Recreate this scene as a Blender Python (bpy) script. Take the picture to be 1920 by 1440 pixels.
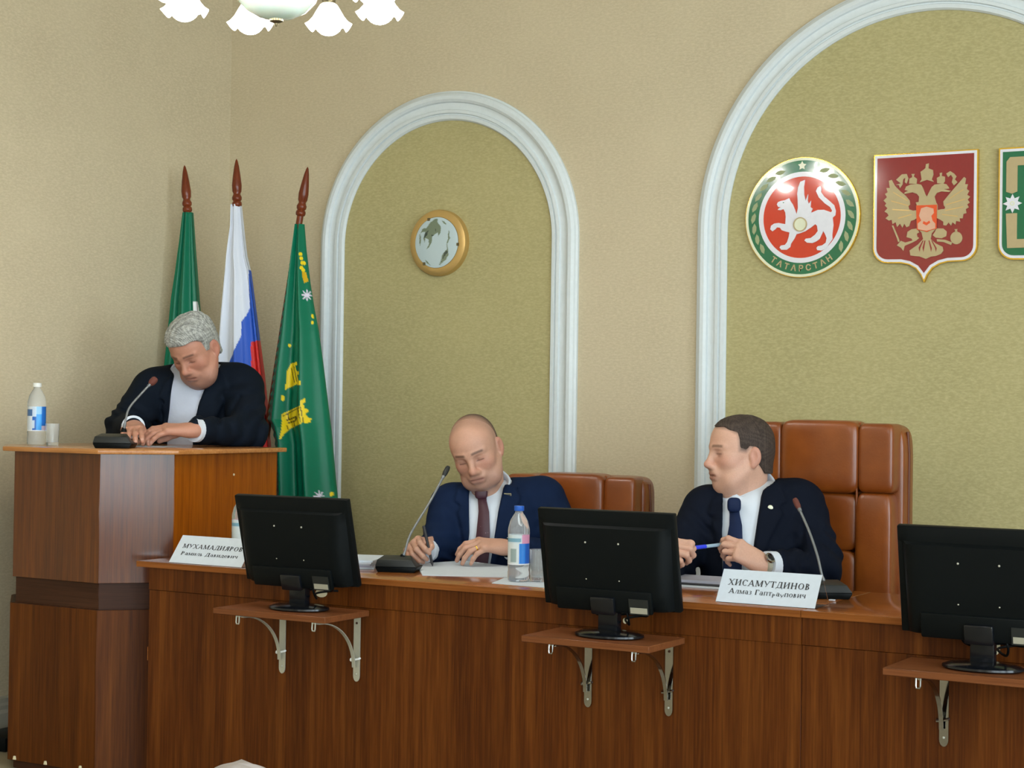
import bpy, bmesh, math, random
import numpy as np
from mathutils import Vector, Matrix, Euler
for _o in list(bpy.data.objects): bpy.data.objects.remove(_o)
SC = bpy.context.scene
COL = SC.collection
rnd = random.Random(7)
# ------------------------------------------------------------------ camera
TH = math.radians(30.0); FPX = 3300.0; PIT = math.atan(40/3300.0); ROL = 0.0145; HC = 1.28
Dv = np.array([-math.sin(TH), math.cos(TH), 0.0]); Rv = np.array([math.cos(TH), math.sin(TH), 0.0]); Zv = np.array([0, 0, 1.0])
Fc = Dv*math.cos(PIT)+Zv*math.sin(PIT); Uc = -Dv*math.sin(PIT)+Zv*math.cos(PIT)
R2 = Rv*math.cos(ROL)+Uc*math.sin(ROL); U2 = -Rv*math.sin(ROL)+Uc*math.cos(ROL); CAM = np.array([0, 0, HC])
cd = bpy.data.cameras.new('camera'); cam = bpy.data.objects.new('camera', cd); COL.objects.link(cam)
cd.sensor_width = 36.0; cd.sensor_fit = 'HORIZONTAL'; cd.lens = 36.0*FPX/1920.0; cd.clip_start = 0.05; cd.clip_end = 100
cam.matrix_world = Matrix(((R2[0], U2[0], -Fc[0], 0), (R2[1], U2[1], -Fc[1], 0), (R2[2], U2[2], -Fc[2], HC), (0, 0, 0, 1)))
SC.camera = cam
# ------------------------------------------------------------------ world, light, exposure
W = bpy.data.worlds.new('world'); SC.world = W; W.use_nodes = True
W.node_tree.nodes['Background'].inputs[0].default_value = (0.80, 0.90, 1.0, 1); W.node_tree.nodes['Background'].inputs[1].default_value = 0.35
SC.view_settings.view_transform = 'Standard'; SC.view_settings.look = 'None'; SC.view_settings.gamma = 1.0
SC.view_settings.use_curve_mapping = False; SC.view_settings.exposure = 0.04
ROOM = dict(x0=-5.02, x1=3.6, y0=-9.6, y1=6.15, h=3.35)
def area(name, loc, target, sx, sy, power, col):
    l = bpy.data.lights.new(name, 'AREA'); l.shape = 'RECTANGLE'; l.size = sx; l.size_y = sy; l.energy = power; l.color = col
    o = bpy.data.objects.new(name, l); COL.objects.link(o); o.location = loc
    o.rotation_euler = (Vector(target)-Vector(loc)).to_track_quat('-Z', 'Y').to_euler(); return o
def lamp(name, loc, power, col, rad):
    l = bpy.data.lights.new(name, 'POINT'); l.energy = power; l.color = col; l.shadow_soft_size = rad
    o = bpy.data.objects.new(name, l); COL.objects.link(o); o.location = loc; return o
# daylight enters by the row of windows in the right-hand wall (frames are built below)
WIN_RIGHT = [(-8.2, 2.0), (-5.5, 2.0), (-2.8, 2.0), (-0.1, 2.0), (2.6, 2.0)]
for (wy, ww), wp in zip(WIN_RIGHT, (185, 185, 150, 155, 155)):
    area('daylight', (ROOM['x1']-0.02, wy, 1.55), (-3, wy, 1.50), ww, 2.4, wp, (0.74, 0.89, 1.0))
# the other chandeliers of the hall hang behind the camera
for (lx, ly) in [(1.2, 4.0), (-2.0, 0.6), (1.4, 0.6), (-2.0, -2.6), (1.4, -2.6), (-2.0, -6.0), (1.4, -6.0)]:
    lamp('chandelier_light', (lx, ly, 2.55), 30, (0.94, 0.95, 1.0), 0.26)

# ------------------------------------------------------------------ helpers
def ray(u, v): return Fc+R2*(u-960)/FPX-U2*(v-720)/FPX
def atY(u, v, y): k = ray(u, v); return CAM+k*(y/k[1])
def atX(u, v, x): k = ray(u, v); return CAM+k*(x/k[0])
def atZ(u, v, z): k = ray(u, v); return CAM+k*((z-HC)/k[2])
def kpt(u, v, dep):          # point in the frame turned with the camera: x right, y away, z up
    k = ray(u, v); k = k/(k@Dv)*dep; return np.array([k@Rv, dep, HC+k[2]])
def k2w(p): return p[0]*Rv+p[1]*Dv+np.array([0, 0, p[2]])
MAT = {}
def nt(name):
    m = bpy.data.materials.new(name); m.use_nodes = True; t = m.node_tree; MAT[name] = m
    return m, t, t.nodes['Principled BSDF']
def sp(b, **k):
    for n, v in k.items():
        n = n.replace('_', ' ')
        if isinstance(v, tuple) and len(v) == 3: v = v+(1,)
        b.inputs[n].default_value = v
def lin(r, g, b):
    def c(x):
        x /= 255.0; return x/12.92 if x <= 0.04045 else ((x+0.055)/1.055)**2.4
    return (c(r), c(g), c(b))
def N(t, typ, **k):
    n = t.nodes.new(typ)
    for a, v in k.items():
        if a in n.inputs: n.inputs[a].default_value = v
        else: setattr(n, a, v)
    return n
def coords(t, scale=(1, 1, 1), kind='Object'):
    c = N(t, 'ShaderNodeTexCoord'); m = N(t, 'ShaderNodeMapping'); m.inputs['Scale'].default_value = scale
    t.links.new(c.outputs[kind], m.inputs[0]); return m.outputs[0]
def bump(t, b, h, strength, dist=0.01):
    n = N(t, 'ShaderNodeBump'); n.inputs['Strength'].default_value = strength; n.inputs['Distance'].default_value = dist
    t.links.new(h, n.inputs['Height']); t.links.new(n.outputs[0], b.inputs['Normal'])
def noise(t, vec, scale, detail=4, rough=0.55):
    n = N(t, 'ShaderNodeTexNoise'); n.inputs['Scale'].default_value = scale; n.inputs['Detail'].default_value = detail
    n.inputs['Roughness'].default_value = rough; t.links.new(vec, n.inputs['Vector']); return n.outputs[0]
def ramp(t, fac, stops):
    r = N(t, 'ShaderNodeValToRGB'); e = r.color_ramp.elements
    while len(e) < len(stops): e.new(0.5)
    for i, (p, c) in enumerate(stops): e[i].position = p; e[i].color = tuple(c)+(1,)
    t.links.new(fac, r.inputs[0]); return r.outputs[0]
def mixc(t, fac, a, b):
    n = N(t, 'ShaderNodeMix', data_type='RGBA'); n.inputs[0].default_value = 0.5
    if isinstance(fac, float): n.inputs[0].default_value = fac
    else: t.links.new(fac, n.inputs[0])
    for i, x in ((6, a), (7, b)):
        if isinstance(x, tuple): n.inputs[i].default_value = x+(1,)
        else: t.links.new(x, n.inputs[i])
    return n.outputs[2]
def plain(name, col, rough=0.5, metal=0.0, **k):
    m, t, b = nt(name); sp(b, Base_Color=col, Roughness=rough, Metallic=metal, **k)
    v = coords(t, (1, 1, 1)); nz = noise(t, v, 60, 2)
    a = tuple(c*0.975 for c in col); d = tuple(min(1, c*1.02) for c in col)
    t.links.new(ramp(t, nz, [(0.3, a), (0.7, d)]), b.inputs['Base Color']); return m
def wallpaper(name, c0, c1, c2):
    m, t, b = nt(name); v = coords(t, (1, 1, 1))
    big = noise(t, v, 3.5, 5, 0.6); v2 = coords(t, (60, 60, 150)); fine = noise(t, v2, 1.0, 6, 0.7)
    a = ramp(t, big, [(0.3, c0), (0.7, c1)]); f = ramp(t, fine, [(0.42, (0, 0, 0)), (0.7, (1, 1, 1))])
    t.links.new(mixc(t, f, a, c2), b.inputs['Base Color']); sp(b, Roughness=0.72); bump(t, b, fine, 0.13, 0.004); return m
def wood(name, c0, c1, c2, axis=2, rough=0.3, coat=0.0, scale=1.0):
    m, t, b = nt(name)
    s = [34.0, 34.0, 34.0]; s[axis] = 1.1; s = [x*scale for x in s]
    v = coords(t, tuple(s)); g = noise(t, v, 1.0, 5, 0.62)
    s2 = [170.0, 170.0, 170.0]; s2[axis] = 5.0; v2 = coords(t, tuple(s2)); g2 = noise(t, v2, 1.0, 3, 0.6)
    s3 = [7.0, 7.0, 7.0]; s3[axis] = 0.35; v3 = coords(t, tuple(s3)); g3 = noise(t, v3, 1.0, 2, 0.5)
    a = ramp(t, g, [(0.25, c0), (0.5, c1), (0.78, c2)])
    a = mixc(t, ramp(t, g3, [(0.35, (0.0,)*3), (0.7, (0.55,)*3)]), a, c0)
    k = ramp(t, g2, [(0.34, c0), (0.5, c1), (0.80, c2)])
    t.links.new(mixc(t, 0.35, a, k), b.inputs['Base Color'])
    sp(b, Roughness=rough, Coat_Weight=coat, Coat_Roughness=0.15); b.inputs['Specular IOR Level'].default_value = 0.13; bump(t, b, g2, 0.08, 0.002); return m
def vcol(name, rough=0.5, grain=0.06, scale=120, spec=0.5, sheen=0.0, bmp=0.0, sss=0.0, coat=0.0):
    """colour printed on the thing: read from its colour attribute"""
    m, t, b = nt(name); a = N(t, 'ShaderNodeAttribute'); a.attribute_name = 'col'
    v = coords(t); nz = noise(t, v, scale, 4, 0.6)
    f = ramp(t, nz, [(0.3, (1-grain,)*3), (0.7, (1.0,)*3)])
    n = N(t, 'ShaderNodeMix', data_type='RGBA', blend_type='MULTIPLY'); n.inputs[0].default_value = 1
    t.links.new(a.outputs['Color'], n.inputs[6]); t.links.new(f, n.inputs[7]); t.links.new(n.outputs[2], b.inputs['Base Color'])
    sp(b, Roughness=rough, Sheen_Weight=sheen, Coat_Weight=coat, Coat_Roughness=0.05); b.inputs['Specular IOR Level'].default_value = spec
    if sss:
        sp(b, Subsurface_Weight=sss, Subsurface_Scale=0.006); b.inputs['Subsurface Radius'].default_value = (1, 0.35, 0.2)
    if bmp: bump(t, b, nz, bmp, 0.003)
    return m
def cloth(name, col, rough=0.85, sc=900, bst=0.15, var=0.12):
    m, t, b = nt(name); v = coords(t); n1 = noise(t, v, sc, 2, 0.5); n2 = noise(t, v, 9, 4, 0.6)
    a = tuple(c*(1-var) for c in col); d = tuple(min(1, c*(1+var)) for c in col)
    t.links.new(ramp(t, n2, [(0.3, a), (0.7, d)]), b.inputs['Base Color']); sp(b, Roughness=rough)
    b.inputs['Specular IOR Level'].default_value = 0.10; bump(t, b, n2, bst, 0.02); return m

class MB:
    def __init__(s): s.v = []; s.f = []; s.c = []
    def add(s, vs, fs):
        n = len(s.v); s.v += [tuple(map(float, p)) for p in vs]; s.f += [tuple(i+n for i in f) for f in fs]; return s
    def box(s, a, b):
        x0, y0, z0 = a; x1, y1, z1 = b
        return s.add([(x0, y0, z0), (x1, y0, z0), (x1, y1, z0), (x0, y1, z0), (x0, y0, z1), (x1, y0, z1), (x1, y1, z1), (x0, y1, z1)],
                     [(3, 2, 1, 0), (4, 5, 6, 7), (0, 1, 5, 4), (1, 2, 6, 5), (2, 3, 7, 6), (3, 0, 4, 7)])
    def prism(s, poly, z0, z1, axis='z'):
        n = len(poly)
        ar = sum(poly[i][0]*poly[(i+1) % n][1]-poly[(i+1) % n][0]*poly[i][1] for i in range(n))
        if ar < 0: poly = poly[::-1]
        def mk(p, h): return (p[0], p[1], h) if axis == 'z' else ((p[0], h, p[1]) if axis == 'y' else (h, p[0], p[1]))
        vs = [mk(p, z0) for p in poly]+[mk(p, z1) for p in poly]
        fs = [tuple(range(n))[::-1], tuple(range(n, 2*n))]+[(i, (i+1) % n, n+(i+1) % n, n+i) for i in range(n)]
        if axis == 'y': fs = [f[::-1] for f in fs]
        return s.add(vs, fs)
    def lathe(s, prof, seg=24, c=(0, 0, 0), cap=True):
        n = len(prof); vs = []; fs = []
        for (r, z) in prof:
            for k in range(seg):
                a = 2*math.pi*k/seg; vs.append((c[0]+r*math.cos(a), c[1]+r*math.sin(a), c[2]+z))
        for i in range(n-1):
            for k in range(seg):
                k2 = (k+1) % seg; fs.append((i*seg+k, i*seg+k2, (i+1)*seg+k2, (i+1)*seg+k))
        if cap: fs.append(tuple(range(seg))[::-1]); fs.append(tuple((n-1)*seg+k for k in range(seg)))
        return s.add(vs, fs)
    def tube(s, pts, rad, seg=10, flat=None):
        P = [np.array(p, float) for p in pts]; n = len(P)
        if not hasattr(rad, '__len__'): rad = [rad]*n
        T = [P[min(i+1, n-1)]-P[max(i-1, 0)] for i in range(n)]; T = [t/(np.linalg.norm(t)+1e-9) for t in T]
        up = np.array([0, 0, 1.0]) if abs(T[0][2]) < 0.9 else np.array([1.0, 0, 0]); vs = []; fs = []
        nx = np.cross(up, T[0]); nx /= np.linalg.norm(nx)
        for i in range(n):
            nx = nx-T[i]*(nx@T[i]); nx /= np.linalg.norm(nx)+1e-9; ny = np.cross(T[i], nx)
            for k in range(seg):
                a = 2*math.pi*k/seg; e = (1.0 if flat is None else flat)
                vs.append(P[i]+rad[i]*(math.cos(a)*nx+math.sin(a)*ny*e))
        for i in range(n-1):
            for k in range(seg):
                k2 = (k+1) % seg; fs.append((i*seg+k, i*seg+k2, (i+1)*seg+k2, (i+1)*seg+k))
        fs.append(tuple(range(seg))[::-1]); fs.append(tuple((n-1)*seg+k for k in range(seg)))
        return s.add(vs, fs)
    def ribbon(s, pts, w, th, wdir):
        """flat bar along pts, width w along wdir, thickness th"""
        P = [np.array(p, float) for p in pts]; n = len(P); wd = np.array(wdir, float); vs = []; fs = []
        for i in range(n):
            T = P[min(i+1, n-1)]-P[max(i-1, 0)]; T /= np.linalg.norm(T); nn = np.cross(T, wd); nn /= np.linalg.norm(nn)
            for a, b in ((-1, -1), (1, -1), (1, 1), (-1, 1)): vs.append(P[i]+wd*a*w/2+nn*b*th/2)
        for i in range(n-1):
            for k in range(4): fs.append((i*4+k, i*4+(k+1) % 4, i*4+4+(k+1) % 4, i*4+4+k))
        fs += [(3, 2, 1, 0), tuple(n*4-4+k for k in range(4))]
        return s.add(vs, fs)
    def sphere(s, c, r, seg=16, rings=10, sc=(1, 1, 1)):
        vs = [(c[0], c[1], c[2]-r*sc[2])]; fs = []
        for i in range(1, rings):
            a = math.pi*i/rings-math.pi/2
            for k in range(seg):
                b = 2*math.pi*k/seg; vs.append((c[0]+r*sc[0]*math.cos(a)*math.cos(b), c[1]+r*sc[1]*math.cos(a)*math.sin(b), c[2]+r*sc[2]*math.sin(a)))
        vs.append((c[0], c[1], c[2]+r*sc[2])); last = len(vs)-1
        for k in range(seg): fs.append((0, 1+(k+1) % seg, 1+k))
        for i in range(rings-2):
            for k in range(seg): fs.append((1+i*seg+k, 1+i*seg+(k+1) % seg, 1+(i+1)*seg+(k+1) % seg, 1+(i+1)*seg+k))
        for k in range(seg): fs.append((last, 1+(rings-2)*seg+k, 1+(rings-2)*seg+(k+1) % seg))
        return s.add(vs, fs)
    def pillow(s, c, size, n=12, e=0.35, e2=None):
        """rounded puffy box (super-ellipsoid)"""
        e2 = e if e2 is None else e2
        def sg(x, p): return math.copysign(abs(x)**p, x)
        seg, rings = 4*n, 2*n; vs = []; fs = []
        for i in range(rings+1):
            a = math.pi*i/rings-math.pi/2
            for k in range(seg):
                b = 2*math.pi*k/seg
                vs.append((c[0]+size[0]/2*sg(math.cos(a), e2)*sg(math.cos(b), e), c[1]+size[1]/2*sg(math.cos(a), e2)*sg(math.sin(b), e), c[2]+size[2]/2*sg(math.sin(a), e2)))
        for i in range(rings):
            for k in range(seg): fs.append((i*seg+k, i*seg+(k+1) % seg, (i+1)*seg+(k+1) % seg, (i+1)*seg+k))
        return s.add(vs, fs)
    def mesh(s, name, smooth=False, bevel=0.0, bseg=2, angle=None):
        me = bpy.data.meshes.new(name); me.from_pydata(s.v, [], s.f)
        if bevel:
            bm = bmesh.new(); bm.from_mesh(me)
            bmesh.ops.remove_doubles(bm, verts=bm.verts, dist=1e-6)
            ed = [e for e in bm.edges if len(e.link_faces) == 2 and e.calc_face_angle(0) > 0.5]
            bmesh.ops.bevel(bm, geom=ed, offset=bevel, segments=bseg, profile=0.5, affect='EDGES', clamp_overlap=True)
            bm.to_mesh(me); bm.free()
        if smooth or bevel:
            me.polygons.foreach_set('use_smooth', [True]*len(me.polygons))
            try: me.set_sharp_from_angle(angle=math.radians(38 if angle is None else angle))
            except Exception: pass
        me.update(); return me
def ob(name, me, mat, parent=None, loc=None, rot=None):
    if isinstance(me, MB): me = me.mesh(name)
    o = bpy.data.objects.new(name, me); COL.objects.link(o)
    if mat is not None:
        me.materials.clear(); me.materials.append(MAT[mat] if isinstance(mat, str) else mat)
    if parent is not None: o.parent = parent
    if loc is not None: o.location = loc
    if rot is not None: o.rotation_euler = rot
    return o
def tag(o, label, cat, group=None):
    o['label'] = label; o['category'] = cat
    if group: o['group'] = group
    return o
def thing(name, label, cat, loc=(0, 0, 0), rotz=0.0, group=None):
    o = bpy.data.objects.new(name, None); COL.objects.link(o); o.empty_display_size = 0.05
    o.location = loc; o.rotation_euler = (0, 0, rotz); return tag(o, label, cat, group)
def struct(name, me, mat, parent=None):
    o = ob(name, me, mat, parent)
    if parent is None: o['kind'] = 'structure'
    return o
def box(a, b, bevel=0.0, bseg=2, name='box'): return MB().box(a, b).mesh(name, bevel=bevel, bseg=bseg)
def setcol(me, cols):
    at = me.color_attributes.new('col', 'FLOAT_COLOR', 'POINT')
    c = np.ones((len(me.vertices), 4), np.float32); c[:, :3] = cols; at.data.foreach_set('color', c.ravel())
def text_mesh(body, size, depth, bold=0.0, align='CENTER', shear=0.0):
    cu = bpy.data.curves.new('txt', 'FONT'); cu.body = body; cu.size = size; cu.extrude = depth; cu.offset = bold
    cu.align_x = align; cu.align_y = 'CENTER'; cu.resolution_u = 3; cu.shear = shear
    o = bpy.data.objects.new('txt', cu); COL.objects.link(o); bpy.context.view_layer.update()
    me = bpy.data.meshes.new_from_object(o.evaluated_get(bpy.context.evaluated_depsgraph_get()))
    bpy.data.objects.remove(o); bpy.data.curves.remove(cu); return me
def inpoly(px, py, poly):
    px = np.asarray(px); py = np.asarray(py); r = np.zeros(px.shape, bool); n = len(poly)
    for i in range(n):
        x0, y0 = poly[i]; x1, y1 = poly[(i+1) % n]
        if y0 == y1: continue
        c = ((y0 > py) != (y1 > py)) & (px < (x1-x0)*(py-y0)/(y1-y0)+x0); r ^= c
    return r

# ------------------------------------------------------------------ materials
wallpaper('wallpaper_beige', lin(191, 177, 147), lin(199, 185, 154), lin(211, 197, 166))
wallpaper('wallpaper_olive', lin(165, 156, 108), lin(173, 163, 114), lin(188, 179, 130))
plain('white_paint', lin(214, 222, 224), 0.45)
plain('ceiling_paint', lin(225, 222, 212), 0.8)
plain('grey_skirting', lin(168, 164, 148), 0.6)
m, t, b = nt('floor_lino'); v = coords(t); t.links.new(ramp(t, noise(t, v, 6, 5), [(0.3, lin(150, 138, 112)), (0.7, lin(172, 160, 134))]), b.inputs['Base Color']); sp(b, Roughness=0.35)
wood('veneer_front', lin(56, 24, 4), lin(86, 42, 9), lin(128, 74, 26), 2, 0.42)
wood('veneer_top', lin(110, 60, 22), lin(150, 88, 38), lin(182, 116, 58), 0, 0.14, 0.5)
wood('veneer_edge', lin(100, 54, 20), lin(132, 76, 32), lin(166, 102, 50), 0, 0.3)
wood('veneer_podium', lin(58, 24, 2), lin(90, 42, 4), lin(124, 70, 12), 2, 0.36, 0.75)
wood('veneer_podium_lit', lin(104, 46, 2), lin(142, 74, 5), lin(178, 106, 14), 2, 0.36, 0.3)  # podium veneer made lighter: stronger light on the right face is painted in
wood('veneer_podium_low', lin(56, 25, 4), lin(84, 42, 8), lin(116, 66, 20), 2, 0.42)
wood('dark_band', lin(44, 24, 14), lin(62, 36, 22), lin(84, 52, 34), 0, 0.4)
wood('podium_top', lin(140, 86, 40), lin(176, 118, 64), lin(202, 148, 92), 0, 0.2, 0.4)
wood('shelf_wood', lin(92, 52, 28), lin(116, 68, 38), lin(136, 84, 50), 0, 0.35)
wood('pole_wood', lin(82, 34, 16), lin(112, 50, 26), lin(140, 70, 38), 2, 0.3, 0.3)
plain('black_plastic', (0.0035, 0.0048, 0.0052), 0.40, 0.0, Specular_IOR_Level=0.09)
plain('black_gloss', (0.005, 0.006, 0.008), 0.18, 0.0, Specular_IOR_Level=0.35)
plain('dark_grey_plastic', (0.016, 0.018, 0.017), 0.45, 0.0, Specular_IOR_Level=0.3)
plain('screen_off', (0.008, 0.009, 0.011), 0.08)
plain('steel_galv', lin(176, 174, 158), 0.42, 0.35)
plain('chrome', (0.34, 0.34, 0.33), 0.10, 1.0)
plain('gold', lin(226, 186, 72), 0.2, 1.0)
plain('gold_satin', lin(206, 172, 108), 0.36, 0.6)
plain('gold_paint', lin(178, 160, 118), 0.4, 0.1)
plain('pale_olive', lin(150, 160, 116), 0.4)
plain('white_enamel', lin(224, 224, 232), 0.12, 0.0, Coat_Weight=0.6, Coat_Roughness=0.04)
plain('cream_enamel', lin(222, 224, 196), 0.15)
plain('red_enamel', lin(204, 50, 18), 0.08, 0.0, Coat_Weight=0.6, Coat_Roughness=0.02)
plain('crimson_enamel', lin(140, 34, 36), 0.10, 0.0, Coat_Weight=0.6, Coat_Roughness=0.03)
plain('green_enamel', lin(8, 104, 66), 0.10, 0.0, Coat_Weight=0.6, Coat_Roughness=0.03)
plain('orange_enamel', lin(222, 84, 40), 0.15)
plain('salmon_enamel', lin(218, 168, 140), 0.2)
plain('white_paper', lin(198, 208, 218), 0.7)
plain('grey_paper', lin(178, 178, 192), 0.7)
plain('ink_black', (0.02, 0.02, 0.024), 0.6)
plain('leather_dark_line', lin(96, 44, 14), 0.5)
m, t, b = nt('leather'); v = coords(t); n1 = noise(t, v, 160, 3); n2 = noise(t, v, 7, 3)
t.links.new(ramp(t, n2, [(0.3, lin(114, 54, 13)), (0.7, lin(136, 70, 20))]), b.inputs['Base Color']); sp(b, Roughness=0.33, Coat_Weight=0.12, Coat_Roughness=0.2); bump(t, b, n1, 0.12, 0.002)
m, t, b = nt('clear_glass'); sp(b, Base_Color=(0.97, 0.99, 0.99), Roughness=0.02, Transmission_Weight=0.86, IOR=1.25)
m, t, b = nt('water_plastic'); sp(b, Base_Color=(0.95, 0.98, 0.99), Roughness=0.03, Transmission_Weight=0.82, IOR=1.15)
m, t, b = nt('acrylic'); sp(b, Base_Color=(0.96, 0.98, 0.98), Roughness=0.04, Transmission_Weight=1.0, IOR=1.15)
m, t, b = nt('opal_glass'); sp(b, Base_Color=lin(206, 226, 218), Roughness=0.12, Transmission_Weight=0.15, Subsurface_Weight=0.4, Coat_Weight=0.5, Coat_Roughness=0.05)
m, t, b = nt('bulb_glow'); sp(b, Base_Color=(1, 1, 1), Roughness=0.4); b.inputs['Emission Color'].default_value = (1.0, 0.96, 0.90, 1); b.inputs['Emission Strength'].default_value = 60.0
m, t, b = nt('lamp_cup'); sp(b, Base_Color=lin(240, 240, 235), Roughness=0.35, Transmission_Weight=0.3); b.inputs['Emission Color'].default_value = (1.0, 0.97, 0.92, 1); b.inputs['Emission Strength'].default_value = 5.0
plain('aged_brass', lin(112, 104, 80), 0.35, 0.8)
plain('cap_blue', lin(28, 92, 190), 0.35)
plain('cap_white', lin(228, 230, 226), 0.4)
plain('pen_blue', lin(38, 62, 220), 0.3)
plain('pen_clear', lin(150, 178, 196), 0.25)
plain('foam_red', lin(96, 48, 38), 0.8)
plain('mic_neck', lin(120, 124, 126), 0.4, 0.4)
plain('grey_upholstery', lin(160, 150, 144), 0.9)
plain('cream_plate', lin(214, 204, 168), 0.6)
vcol('print', 0.4, 0.04)
vcol('flag_satin', 0.40, 0.05, 500, 0.28, 0.0)
vcol('skin', 0.5, 0.10, 240, 0.35, 0.0, 0.10, 0.06)
vcol('hair', 0.7, 0.30, 420, 0.3, 0.0, 0.5)
# ------------------------------------------------------------------ structure
X0, X1, Y0, Y1, HH = ROOM['x0'], ROOM['x1'], ROOM['y0'], ROOM['y1'], ROOM['h']
struct('floor', box((X0-.1, Y0-.1, -.1), (X1+.1, Y1+.1, 0)), 'floor_lino')
struct('ceiling', box((X0-.1, Y0-.1, HH), (X1+.1, Y1+.1, HH+.1)), 'ceiling_paint')
wb = struct('wall_back', box((X0-.1, Y1, 0), (X1+.1, Y1+.1, HH)), 'wallpaper_beige')
struct('wall_left', box((X0-.1, Y0, 0), (X0, Y1, HH)), 'wallpaper_beige')
struct('wall_right', box((X1, Y0, 0), (X1+.1, Y1, HH)), 'wallpaper_beige')
struct('wall_rear', box((X0, Y0-.1, 0), (X1, Y0, HH)), 'wallpaper_beige')
def skirting(name, a, b, n):
    a = np.array(a, float); b = np.array(b, float); n = np.array(n, float); mb = MB()
    prof = [(0, 0), (.026, 0), (.026, .085), (.018, .098), (.020, .112), (.012, .122), (.012, .138), (0, .146)]
    vs = [a+n*p+np.array([0, 0, q]) for p, q in prof]+[b+n*p+np.array([0, 0, q]) for p, q in prof]; k = len(prof)
    mb.add(vs, [tuple(range(k)), tuple(range(2*k-1, k-1, -1))]+[(i, k+i, k+(i+1) % k, (i+1) % k) for i in range(k)])
    struct(name, mb, 'grey_skirting')
skirting('baseboard_left', (X0, Y0+.03, 0), (X0, Y1-.03, 0), (1, 0, 0))
skirting('baseboard_back', (X0+.03, Y1, 0), (X1, Y1, 0), (0, -1, 0))
def arch(name, cx, spring, rin, rout, z0):
    prof = [(0, 0), (0, .012), (.007, .016), (.011, .024), (.022, .031), (.036, .031), (.046, .024), (.049, .014), (.064, .0115), (.077, .014), (.080, .021), (.092, .022), (.095, .013), (.099, .013), (.102, .019), (.116, .018), (.122, .009), (.122, 0)]
    st = [((cx, z0), (-1, 0)), ((cx, spring), (-1, 0))]
    for i in range(1, 64):
        a = math.pi-math.pi*i/64; st.append(((cx, spring), (math.cos(a), math.sin(a))))
    st += [((cx, spring), (1, 0)), ((cx, z0), (1, 0))]
    k = len(prof); vs = []; fs = []; sc = (rout-rin)/.122
    for (c, n) in st:
        for (q, h) in prof: r = rout-q*sc; vs.append((c[0]+n[0]*r, Y1-h, c[1]+n[1]*r))
    for i in range(len(st)-1):
        for j in range(k-1): fs.append((i*k+j, i*k+j+1, (i+1)*k+j+1, (i+1)*k+j))
    me = MB().add(vs, fs).mesh(name, smooth=True, angle=30); struct(name, me, 'white_paint')
    poly = [(cx-rin-.004, z0)]+[(cx+(rin+.004)*math.cos(math.pi-math.pi*i/64), spring+(rin+.004)*math.sin(math.pi*i/64)) for i in range(65)]+[(cx+rin+.004, z0)]
    ob('niche_panel', MB().prism(poly, Y1-.004, Y1+.002, 'y'), 'wallpaper_olive', wb)
arch('trim_1', -3.878, 1.947, .505, .626, .12)
arch('trim_2', -1.862, 1.950, .756, .877, .12)
def window(name, c, w, axis):
    h0, h1 = .35, 2.75; mb = MB(); t = .07
    def bar(a0, a1, z0, z1, d0=0, d1=.06):
        if axis == 'y': mb.box((c+a0, Y0+d0, z0), (c+a1, Y0+d1, z1))
        else: mb.box((X1-d1, c+a0, z0), (X1-d0, c+a1, z1))
    bar(-w/2-t, -w/2, h0-t, h1+t); bar(w/2, w/2+t, h0-t, h1+t); bar(-w/2, w/2, h0-t, h0); bar(-w/2, w/2, h1, h1+t); bar(-.03, .03, h0, h1)
    f = struct(name, mb, 'white_paint'); s = MB()
    if axis == 'y': s.box((c-w/2-.1, Y0, h0-.11), (c+w/2+.1, Y0+.2, h0-t))
    else: s.box((X1-.2, c-w/2-.1, h0-.11), (X1, c+w/2+.1, h0-t))
    ob('window_sill', s, 'white_paint', f)
i = 1
for (c, w) in WIN_RIGHT: window('window_%d' % i, c, w, 'x'); i += 1

# ------------------------------------------------------------------ podium
PX, PY = -4.3475, 4.80
pod = thing('podium', 'tall wooden speaker podium with chamfered corners and a dark recessed band', 'podium', (PX, PY, 0))
def pofs(o):       # plan of the podium, pushed out by o
    hw, ch, f, bk = .372+o, .1746, -.37-o, .37+o*.3; c2 = ch+o*.4
    return [(-hw, bk), (-hw, f+c2), (-hw+c2, f), (hw-c2, f), (hw, f+c2), (hw, bk)]
FACES = [(0, 1), (1, 2), (2, 3), (3, 4), (4, 5)]
def pan(name, poly, i, j, z0, z1, mat, th=.018, lab=None):
    a = np.array(poly[i]); b = np.array(poly[j]); e = (b-a)/np.linalg.norm(b-a); n = np.array([e[1], -e[0]]); L = np.linalg.norm(b-a)
    mb = MB().box((0, 0, z0), (L, th, z1)); o = ob(name, mb.mesh(name, bevel=.0012, bseg=1), mat, pod, (a[0], a[1], 0), (0, 0, math.atan2(e[1], e[0])))
    if lab: o['label'] = lab
up, mid, low, pl = pofs(0), pofs(-.010), pofs(.006), pofs(-.012)
for (i, j) in FACES:
    pan('upper_panel', up, i, j, .662, 1.097, 'veneer_podium_lit' if (i, j) == (4, 5) else 'veneer_podium'); pan('band_panel', mid, i, j, .572, .662, 'dark_band')
    pan('lower_panel', low, i, j, .030, .572, 'veneer_podium_low'); pan('plinth_panel', pl, i, j, 0, .030, 'dark_band')
ob('ledge', MB().prism(pofs(.002), .5705, .5735), 'dark_band', pod)
tp = pofs(.036); ob('top', MB().prism(tp, 1.097, 1.113).mesh('top', bevel=.003), 'podium_top', pod)
for (x, z) in [(-.165, .042), (-.02, .041), (.14, .043)]:
    ob('fixing_bracket', MB().prism([(x-.006, z-.008), (x+.006, z-.008), (x+.003, z+.004), (x-.003, z+.004)], -.381, -.376, 'y'), 'cream_plate', pod)
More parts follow.
